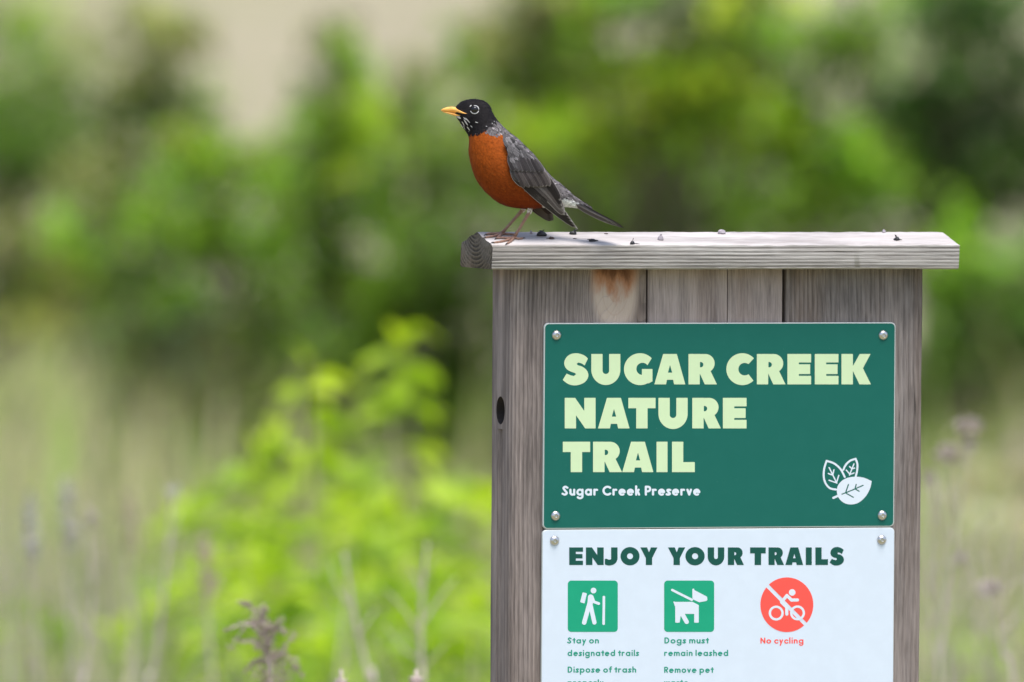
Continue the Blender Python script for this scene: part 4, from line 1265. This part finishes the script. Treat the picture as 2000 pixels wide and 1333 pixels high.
shrub('pale_shrub', 'pale yellowish shrub directly left of the robin', 35.5, [(790, 240, 60, 80, GO), (780, 320, 60, 80, (.19, .22, .07)), (860, 270, 80, 80), (850, 360, 80, 80), (800, 430, 80, 70), (900, 440, 90, 80, GD), (960, 380, 80, 80, GD), (840, 150, 60, 60, GO)], GM, seed=7, dens=.75)
shrub('bright_shrub', 'bright yellow green shrub right of the robin across the top', 33.5, [(960, 130, 90, 80, GM), (1050, 170, 90, 80), (1000, 250, 90, 70), (1130, 80, 90, 70, GM), (1180, 170, 100, 70), (1120, 260, 90, 70), (1280, 110, 90, 70), (1390, 90, 100, 80), (1420, 180, 100, 70), (1320, 200, 90, 70, GM), (1240, 250, 90, 60, GM), (1480, 40, 90, 60, GM), (1000, 60, 70, 60, GO), (1440, -20, 110, 50, GY), (1160, -40, 110, 50, GM), (1350, 20, 90, 50, GS), (1220, 10, 90, 50, GM), (1080, 30, 80, 60, GO)], GY, seed=8, dens=1.2)
shrub('dense_shrub', 'dark shrub just above the middle of the cap', 34.8, [(1080, 360, 100, 80, GM), (1180, 340, 110, 80, GM), (1300, 310, 110, 80), (1400, 300, 100, 80, GM), (1240, 400, 110, 80), (1350, 390, 110, 80), (1120, 440, 110, 70), (1450, 390, 100, 80, GM), (1250, 480, 120, 70), (1400, 470, 120, 70)], GD, seed=9, dens=1.3)
shrub('broad_shrub', 'mid green shrub above the right half of the cap', 33.8, [(1530, 140, 90, 80), (1500, 240, 90, 70, GY), (1600, 210, 80, 80), (1560, 320, 90, 70), (1640, 300, 80, 70), (1600, 400, 100, 70, GD), (1520, 420, 90, 70), (1690, 90, 90, 70, GS), (1590, 50, 90, 60, GM), (1700, 400, 100, 70, GD)], GM, seed=10, dens=1.2)
shrub('dense_shrub', 'darkest shrub in the top right corner', 35, [(1800, 130, 110, 90), (1900, 100, 110, 90), (1980, 200, 110, 100), (1850, 240, 120, 90), (1760, 230, 90, 90), (1950, 330, 110, 90), (1830, 350, 110, 80, GM), (1730, 330, 90, 70), (1890, 430, 120, 80), (2080, 120, 110, 100), (2080, 300, 110, 100), (1800, 20, 110, 70, GM), (1940, 10, 110, 70)], (0.075, 0.150, 0.026), seed=11, dens=1.3)
shrub('dense_shrub', 'green shrub at the right edge beside the end of the cap', 34.2, [(1850, 520, 100, 80, GM), (1960, 520, 110, 90, GS), (1880, 610, 110, 90), (1990, 640, 110, 90), (1840, 700, 100, 90), (1940, 740, 110, 90), (1860, 800, 100, 80), (2080, 560, 110, 100), (2070, 720, 110, 100)], (0.11, 0.20, 0.030), seed=12, dens=1.3)

shrub('far_bush', 'light green bush in the top left corner', 58, [(20, 15, 110, 60, GY), (60, 90, 80, 50), (-60, 60, 110, 90), (20, 150, 70, 50, GO), (130, 150, 90, 60, GS), (170, 60, 70, 60, GO), (190, 240, 80, 60, GS)], GM, seed=13, dens=.6, size=.06)
shrub('dry_bush', 'pale straw coloured dry bush at the left edge below the dark olive shrub', 37, [(60, 420, 110, 50), (130, 460, 60, 40), (-40, 430, 100, 70), (230, 640, 60, 60, GS), (210, 760, 60, 80, GS)], GT, seed=14, bx=-220, dens=.4, cat='dry bush')
shrub('dry_bush', 'pale straw coloured dry bush low behind the stalks right of the post', 30, [(1850, 960, 80, 70), (1950, 950, 90, 80), (2020, 900, 90, 90), (1880, 1060, 90, 80), (1980, 1080, 90, 90), (1830, 1150, 80, 80, GS), (2060, 1040, 90, 100)], (0.60, 0.54, 0.44), seed=15, dens=.5, cat='dry bush')
# grasses (nobody could count them)
def grass(name, label, n, region, hgt, cols, wid, seed, lean=.25):
    """region: list of (px0, px1, d0, d1, weight)"""
    rs = np.random.default_rng(seed)
    ws = np.array([r_[4] for r_ in region], float); ws /= ws.sum()
    V, Fc, Cc = [], [], []
    pick = rs.choice(len(region), n, p=ws)
    for k in range(n):
        x0, x1, d0, d1, _ = region[pick[k]]
        d = d0 + (d1 - d0) * rs.random() ** 1.2
        g = at_depth(rs.uniform(x0, x1), 900, d); g.z = 0
        h = rs.uniform(*hgt) * (.6 + .4 * rs.random())
        a = rs.uniform(0, 2 * math.pi); ln = abs(rs.normal(0, lean)) * h
        dx, dy = math.cos(a) * ln, math.sin(a) * ln
        w = wid * rs.uniform(.6, 1.4)
        pxv, pyv = -math.sin(a) * w, math.cos(a) * w
        # the blade's flat turns anyhow
        an = rs.uniform(0, math.pi); pxv, pyv = math.cos(an) * w, math.sin(an) * w
        b0 = len(V)
        for t in (0, .4, .75):
            f = 1 - t * .55
            V += [(g.x + dx * t * t - pxv * f, g.y + dy * t * t - pyv * f, h * t * (1 - .12 * t)), (g.x + dx * t * t + pxv * f, g.y + dy * t * t + pyv * f, h * t * (1 - .12 * t))]
        V.append((g.x + dx, g.y + dy, h * .9))
        Fc += [(b0, b0 + 1, b0 + 3, b0 + 2), (b0 + 2, b0 + 3, b0 + 5, b0 + 4), (b0 + 4, b0 + 5, b0 + 6)]
        c = np.array(cols[rs.integers(len(cols))]) * rs.uniform(.7, 1.3)
        Cc += [c] * 7
    o = mesh_ob(name, V, Fc, m_blade, cols=Cc)
    return tag(o, label, 'grass', kind='stuff')
DRY = [(.46, .40, .28), (.40, .35, .25), (.52, .46, .34), (.36, .30, .23), (.42, .38, .33)]
MIX = [(.46, .45, .20), (.56, .50, .29), (.38, .46, .13), (.32, .46, .10), (.60, .54, .37)]
GRN = [(.26, .42, .06), (.33, .48, .07), (.22, .36, .06), (.38, .52, .08)]
grass('dry_grass', 'pale dry grass standing on the left and beyond the right edge of the post', 5200, [(-250, 330, 18, 27, 3.2), (300, 950, 19, 24, .4), (1750, 2250, 17.5, 26, 2.2), (950, 1800, 20, 27, .6)], (.50, 1.0), DRY, .0035, 31)
grass('green_grass', 'fresh green grass between the dry stalks along the bottom', 5200, [(-250, 350, 17.5, 28, 2.8), (300, 980, 17, 25, 2.2), (1750, 2250, 17, 25, 1.0), (950, 1800, 19, 25, .5)], (.45, .86), GRN, .005, 32, .35)

grass('meadow_grass', 'hazy straw and green meadow grass far behind at the left and right edges', 4200, [(-350, 420, 26, 42, 3), (1700, 2350, 26, 36, 1.2), (300, 1000, 28, 40, .8)], (.55, 1.05), MIX, .007, 33)

# leafy plants with single leaves
def leaf_mesh(seed, L=1.0, wd=.40, droop=.35):
    rs = np.random.default_rng(seed)
    vs, fs = [], []
    n = 7
    for i in range(n + 1):
        t = i / n
        w = wd / 2 * (math.sin(math.pi * min(1, t ** .8)) ** .8 if 0 < t < 1 else .02)
        z = -droop * t * t + .10 * math.sin(3 * t)
        for k, x in enumerate((-1, 0, 1)):
            vs.append((t * L * (1 - .12 * droop * t), x * w, z + .10 * wd * abs(x) + rs.normal(0, .006)))
    for i in range(n):
        for k in range(2):
            a = i * 3 + k; fs.append((a, a + 1, a + 4, a + 3))
    me = bpy.data.meshes.new('leaf'); me.from_pydata(vs, [], fs)
    me.polygons.foreach_set('use_smooth', [True] * len(fs))
    return me
def leaf_single(name, ca, cb, trans):
    t = NT(name)
    oi = t.t.nodes.new('ShaderNodeObjectInfo')
    p = t.coord('Object')
    c = t.mix(oi.outputs['Random'], ca, cb)
    yy = t.math('ABSOLUTE', t.sep(p)[1])
    c = t.mix(t.math('MULTIPLY', t.math('SUBTRACT', 1.0, t.step(yy, .004, .02)), .35), c, (.55, .62, .25))
    c = t.mix(t.math('MULTIPLY', t.step(t.noise(p, 7, 3), .5, .75), .25), c, (.35, .33, .05))
    tr = t.t.nodes.new('ShaderNodeBsdfTranslucent'); ms = t.t.nodes.new('ShaderNodeMixShader'); ms.inputs[0].default_value = trans
    t.link(t.mix(1.0, c, (1.15, 1.2, .45), 'MULTIPLY'), tr.inputs[0])
    t.set(c, .45, None, .4)
    t.link(t.b.outputs[0], ms.inputs[1]); t.link(tr.outputs[0], ms.inputs[2]); t.link(ms.outputs[0], t.out.inputs[0])
    return t.mat
m_young = leaf_single('young_leaf', (.36, .54, .024), (.54, .69, .04), .45)
m_fresh = leaf_single('fresh_leaf', (.24, .42, .024), (.38, .55, .035), .45)
LM = []
for mt in (m_young, m_fresh):
    row = []
    for sd_, wd, dr in ((1, .42, .35), (2, .36, .6), (3, .5, .2)):
        me = leaf_mesh(sd_, 1, wd, dr); me.materials.append(mt); row.append(me)
    LM.append(row)
m_stem = plain('green_stem', (.30, .27, .14), .7)
def leafy(name, label, D, path, leaves, mt=0, seed=0, stem_r=.0035, group='bright leafy plants left of the post', auto=0, size=(.05, .085)):
    """path: pixel polyline of the stem from its lowest traced point to the tip; leaves: (px, py, len_px, angle deg (0 = right, 90 = up)) ; auto: extra leaves along the stem"""
    rs = np.random.default_rng(seed + 500)
    D += 3.4
    P = [at_depth(x, y, D) for x, y in path]
    base = P[0].copy(); base.z = 0; base += Vector((rs.normal(0, .04), rs.normal(0, .04), 0))
    o = empty(name, base, label, 'plant', group)
    pts = smooth_path([tuple(base)] + [tuple(p) for p in P], 5)
    n = len(pts)
    v, f = tube(pts, [stem_r * (1 - .75 * i / n) for i in range(n)], 6)
    mesh_ob('stem', v, f, m_stem, o, smooth=True)
    s_ = D / FPX
    def put(p, direc, L, roll):
        x = direc.normalized()
        z = Vector((0, 0, 1)) - x * x.z
        if z.length < .1: z = -F.copy()
        z = z.normalized(); y = z.cross(x)
        M = Matrix((x, y, z)).transposed()
        M = M @ Matrix.Rotation(roll, 3, 'X')
        q = bpy.data.objects.new('leaf', LM[mt][rs.integers(3)]); C.objects.link(q); q.parent = o
        q.matrix_local = Matrix.Translation(p - base) @ M.to_4x4() @ Matrix.Diagonal((L, L, L, 1))
    for (x, y, Lp, an) in leaves:
        d = R * math.cos(rad(an)) + U * math.sin(rad(an)) - F * rs.normal(.15, .35)
        put(at_depth(x, y, D), d, Lp * s_, rs.normal(0, .35) - .35)
    for k in range(auto):
        i = int(n * (.35 + .65 * (k + rs.random()) / auto)); i = min(i, n - 1)
        a = 2.4 * k + rs.normal(0, .3)
        d = Vector((math.cos(a), math.sin(a), rs.normal(.15, .25)))
        put(Vector(pts[i]), d, rs.uniform(*size), rs.normal(0, .3))
    return o
leafy('leafy_plant', 'tallest bright lime plant with drooping leaves left of the post', 18.6, [(800, 1150), (775, 950), (770, 800), (785, 690), (800, 650)],
      [(790, 690, 75, 60), (785, 690, 80, 110), (785, 720, 95, 160), (790, 730, 100, -8), (780, 760, 100, -160), (800, 715, 80, -50), (775, 800, 100, 10), (775, 810, 90, 175), (790, 790, 90, -25), (775, 880, 130, -2), (770, 890, 90, 190), (800, 890, 110, -30), (775, 950, 110, -140), (790, 655, 60, 20), (780, 740, 90, -100), (785, 700, 70, -70)], 0, 1, auto=6)
leafy('leafy_plant', 'second bright lime plant with broad leaves left of the tallest one', 18.4, [(640, 1200), (605, 1000), (600, 850), (600, 760), (595, 710)],
      [(610, 740, 95, 8), (600, 760, 80, 180), (610, 810, 110, -15), (600, 820, 110, -35), (600, 850, 70, 175), (610, 900, 110, -10), (600, 910, 110, -30), (600, 940, 90, 200), (595, 715, 60, 95), (620, 860, 95, -60)], 0, 2, auto=8)
leafy('leafy_plant', 'lime plant with an upright pointed shoot furthest left of the bright group', 18.5, [(520, 1250), (525, 1050), (530, 900), (535, 820)],
      [(530, 900, 110, 88), (540, 930, 110, 75), (520, 940, 110, 105), (530, 990, 110, 30), (525, 1000, 110, 160), (520, 960, 100, 125), (545, 960, 90, 50)], 0, 3, auto=8)
leafy('leafy_plant', 'lime plant touching the left edge of the post', 18.3, [(900, 1300), (905, 1150), (915, 1040), (925, 980)],
      [(920, 990, 100, 40), (915, 1000, 120, 150), (910, 1050, 120, 20), (910, 1060, 120, 170), (920, 1100, 110, 10), (905, 1130, 120, 160), (940, 1010, 100, 10)], 0, 4, auto=8)
spots = [(380, 1010, 19.2, 'furthest left of the upper row of the low mass'), (450, 950, 19.0, 'below left of the pointed lime shoot'), (500, 1040, 18.4, 'straight below the pointed lime shoot'), (570, 1050, 18.2, 'below the second lime plant on its left side'),
         (650, 1000, 19.0, 'between the two tall lime plants'), (700, 1070, 18.3, 'around the tip of the leaning pale stalk'), (760, 1010, 19.1, 'straight below the tallest lime plant'), (830, 1040, 18.5, 'around the tip of the twiggy pale stalk'),
         (865, 1120, 18.1, 'between the twiggy pale stalk and the post'), (620, 1150, 17.9, 'left of the leaning pale stalk at half its height'), (400, 1120, 18.2, 'above left of the brown seed plume'), (330, 1170, 18.4, 'right beside the tall pale stalk on the left'),
         (530, 1130, 17.9, 'straight above the brown seed plume'), (750, 1170, 17.8, 'between the leaning stalk and the twiggy stalk'), (930, 1180, 17.9, 'lowest against the edge of the post'), (440, 1230, 17.7, 'left of the brown seed plume at the bottom'),
         (240, 1250, 18.2, 'left of the tall pale stalk at the bottom'), (850, 1240, 17.6, 'at the bottom right of the twiggy stalk'), (630, 1260, 17.5, 'right of the brown seed plume at the bottom'), (720, 940, 19.6, 'in the gap between the tall lime plants at the back'),
         (890, 970, 19.4, 'at the back close to the post'), (100, 1240, 18.3, 'near the bottom left corner'), (30, 1200, 18.6, 'at the left edge near the bottom')]
for i, (x, y, d, lb) in enumerate(spots):
    leafy('leafy_plant', 'bright green leafy plant ' + lb, d, [(x + random.uniform(-40, 40), y + 260), (x + random.uniform(-15, 15), y + 130), (x, y)], [(x, y + 10, 80, 80), (x, y + 15, 85, 130), (x, y + 15, 85, 40), (x, y + 40, 90, 10), (x, y + 40, 90, 170)], i % 2 if i < 19 else 1, 20 + i, auto=15 if x > 280 else 9, size=(.065, .12) if x > 280 else (.04, .07), group='crowded leafy plants low on the left')
for i, (x, y, d) in enumerate([(1860, 1230, 18.2), (1930, 1260, 18.5), (1990, 1200, 18.8)]):
    leafy('leafy_plant', ['low green leafy plant nearest the right side of the post', 'low green leafy plant in the middle of the three right of the post', 'low green leafy plant at the right edge of the picture'][i], d, [(x, y + 200), (x + 5, y + 100), (x, y)], [(x, y + 10, 60, 80)], 1, 60 + i, auto=12, size=(.04, .07), group='leafy plants right of the post')

# dry stalks and seed heads
def stalk(name, label, D, path, r0, twigs=(), fluff=(), group=None, fl_col=(.44, .37, .35), seed=0, fsize=.006, nf=70):
    rs = np.random.default_rng(seed + 900)
    if D > 16.5: D += .9; r0 *= .8
    P = [at_depth(x, y, D) for x, y in path]
    base = P[0].copy(); base += (P[0] - P[1]).normalized() * .3; base.z = 0
    o = empty(name, base, label, 'dry plant', group)
    pts = smooth_path([tuple(base)] + [tuple(p) for p in P], 6)
    n = len(pts)
    v, f = tube(pts, [r0 * (1 - .6 * i / n) for i in range(n)], 7)
    mesh_ob('stem', v, f, m_dry, o, smooth=True)
    for tw in twigs:
        dz = rs.normal(0, .03)
        q = smooth_path([tuple(at_depth(x, y, D + dz * i / len(tw))) for i, (x, y) in enumerate(tw)], 5)
        v, f = tube(q, [r0 * .45 * (1 - .7 * i / len(q)) for i in range(len(q))], 5)
        mesh_ob('twig', v, f, m_dry, o, smooth=True)
    if fluff:
        V, Fc, Cc = [], [], []
        for (x, y, rx, ry, k) in fluff:
            c = at_depth(x, y, D); s_ = D / FPX
            for _ in range(int(nf * k)):
                d = Vector(rs.normal(0, 1, 3)).normalized() * rs.random() ** .5
                p = c + R * d.x * rx * s_ + U * d.y * ry * s_ + F * d.z * (rx + ry) / 2 * s_
                e = Vector(rs.normal(0, 1, 3)).normalized() * fsize * rs.uniform(.5, 1.4)
                g = e.cross(Vector(rs.normal(0, 1, 3))).normalized() * fsize * .35
                h_ = e.cross(g).normalized() * fsize * .3
                b0 = len(V)
                V += [p - e, p + g, p - g * .5 + h_, p - g * .5 - h_, p + e]
                Fc += [(b0, b0 + 1, b0 + 2), (b0, b0 + 2, b0 + 3), (b0, b0 + 3, b0 + 1), (b0 + 4, b0 + 2, b0 + 1), (b0 + 4, b0 + 3, b0 + 2), (b0 + 4, b0 + 1, b0 + 3)]
                cc = np.array(fl_col) * rs.uniform(.65, 1.3)
                Cc += [cc] * 5
        mesh_ob('seed_head', V, Fc, m_body, o, cols=Cc)['kind'] = 'stuff'
    return o
def arcp(x0, y0, x1, y1, bow):
    return [(x0, y0), ((x0 + x1) / 2, (y0 + y1) / 2 - bow), (x1, y1)]
tw = [arcp(522, 1280, 470, 1255, 12), arcp(520, 1250, 443, 1232, 22), arcp(520, 1240, 450, 1268, 34), arcp(516, 1215, 470, 1178, 6), arcp(520, 1235, 560, 1240, 10), arcp(524, 1290, 590, 1320, 26), arcp(524, 1300, 480, 1312, 16), arcp(522, 1262, 548, 1212, 0), arcp(526, 1300, 575, 1240, -4)]
fl = []
for t_ in tw:
    for q in smooth_path(t_, 3)[1:]: fl.append((q[0], q[1] - 2, 9, 7, .10))
fl += [(515, 1195, 9, 16, .5), (520, 1230, 15, 24, 1.2), (500, 1215, 16, 14, .7), (524, 1270, 16, 30, 1.3), (505, 1255, 12, 25, .6), (545, 1290, 18, 26, .7), (482, 1180, 10, 4, .2), (505, 1312, 22, 26, .8), (548, 1325, 26, 20, .8), (522, 1330, 18, 24, .8), (575, 1300, 12, 20, .3)]
stalk('seed_stalk', 'dried brownish mauve seed plume with arching branches at the bottom edge', 16.2, [(530, 1400), (526, 1333), (522, 1280), (518, 1230), (508, 1185)], .0028, tw, fl, seed=1, fl_col=(.38, .305, .275), fsize=.0024, nf=130)
stalk('dry_stalk', 'straight pale dry stalk leaning left in the middle of the bright plants', 16.9, [(735, 1400), (722, 1333), (700, 1240), (682, 1150), (672, 1080)], .0052, [[(690, 1190), (660, 1150), (645, 1100)], [(700, 1240), (735, 1190)]], seed=2)
stalk('dry_stalk', 'pale dry stalk with many side twigs closest to the post on the left', 16.8, [(826, 1400), (824, 1333), (822, 1230), (828, 1120), (835, 1060)], .0050, [[(824, 1240), (780, 1180), (750, 1150)], [(824, 1220), (865, 1160), (890, 1130)], [(824, 1290), (790, 1270), (750, 1220)], [(826, 1160), (800, 1110)], [(828, 1140), (850, 1090)], [(823, 1310), (870, 1260)]], seed=3)
stalk('dry_stalk', 'tall pale dry stalk standing left of the bright plants', 17.6, [(285, 1400), (297, 1333), (315, 1200), (330, 1060), (338, 960)], .0050, [[(318, 1180), (290, 1110)], [(328, 1080), (350, 1000)]], [(338, 960, 14, 20, .3)], seed=4, fl_col=(.45, .43, .42))
stalk('dry_stalk', 'short pale dry stalk near the left edge', 17.4, [(160, 1400), (165, 1333), (180, 1180), (176, 1050)], .0050, [[(178, 1160), (200, 1080)], [(172, 1240), (140, 1180)]], [(180, 1010, 12, 24, .3)], seed=5)
for i, (a, b_, c, lb) in enumerate([(60, 1010, 18.2, 'grey mauve seed plume highest at the left edge'), (130, 990, 18.6, 'grey mauve seed plume beside the one at the left edge'), (250, 1010, 18.8, 'brownish seed plume between the left edge and the bright plants'), (400, 1090, 18.0, 'pinkish seed plume at the left side of the bright plants')]):
    stalk('seed_stalk', lb, c, [(a + 15, 1400), (a + 10, 1250), (a, 1120), (a, b_)], .004, [], [(a, b_ - 10, 18, 45, .9), (a + 6, b_ + 50, 24, 40, .7)], seed=20 + i, fl_col=[(.44, .41, .41), (.42, .39, .38), (.40, .33, .24), (.50, .38, .33)][i], group='seed plumes among the left grass')
stalk('seed_stalk', 'dry stalk with two pale fluffy heads just right of the post', 17.2, [(1830, 1400), (1838, 1250), (1860, 1080), (1880, 950), (1892, 850)], .0038, [[(1868, 1010), (1858, 940), (1850, 900)], [(1850, 1120), (1900, 1050), (1950, 990)], [(1862, 1060), (1825, 1000), (1815, 940)]], [(1892, 835, 26, 22, 1.2), (1852, 890, 30, 24, 1.3), (1815, 935, 14, 16, .4), (1895, 870, 12, 20, .4)], seed=7, fl_col=(.44, .38, .33))
stalk('seed_stalk', 'dry branching stalk with a spiky head near the right edge', 16.9, [(1985, 1400), (1960, 1280), (1945, 1200), (1935, 1150), (1925, 1080)], .0038, [[(1945, 1200), (1980, 1140), (2010, 1120)], [(1940, 1170), (1900, 1130), (1870, 1080)], [(1955, 1260), (1900, 1200), (1850, 1190)], [(1950, 1240), (1990, 1200)]], [(1935, 1150, 26, 20, 1.0), (1880, 1090, 12, 12, .3)], seed=8, fl_col=(.46, .40, .37))
for i, (x, d) in enumerate([(1815, 17.6), (1835, 18.4), (1965, 18.8), (2010, 17.8), (1905, 19.2)]):
    stalk('dry_stalk', ['thin dry stalk hugging the right side of the post', 'second thin dry stalk right of the post', 'thin dry stalk close to the right edge with crossing twigs', 'dry stalk on the right edge itself', 'far thin dry stalk between the two seed heads on the right'][i], d,
          [(x + 20, 1400), (x + 10, 1250), (x, 1100), (x + 15, 930 + 25 * i)], .0042, [[(x + 6, 1180), (x - 20, 1100), (x - 30, 1040)], [(x + 2, 1120), (x + 40, 1040)], [(x + 8, 1230), (x + 60, 1130)]], seed=40 + i, group='dry stalks right of the post')
for i, (x, y) in enumerate([(666, 1330), (812, 1326)]):
    stalk('seed_stalk', ['small pale round seed head at the bottom edge right of the brown plume', 'small pinkish seed head at the bottom edge beside the post'][i], 16.0, [(x, 1420), (x, 1370), (x, y + 6)], .0025, [], [(x, y + 4, 14, 9, 1.0)], seed=60 + i, fl_col=(.62, .52, .48), fsize=.004)
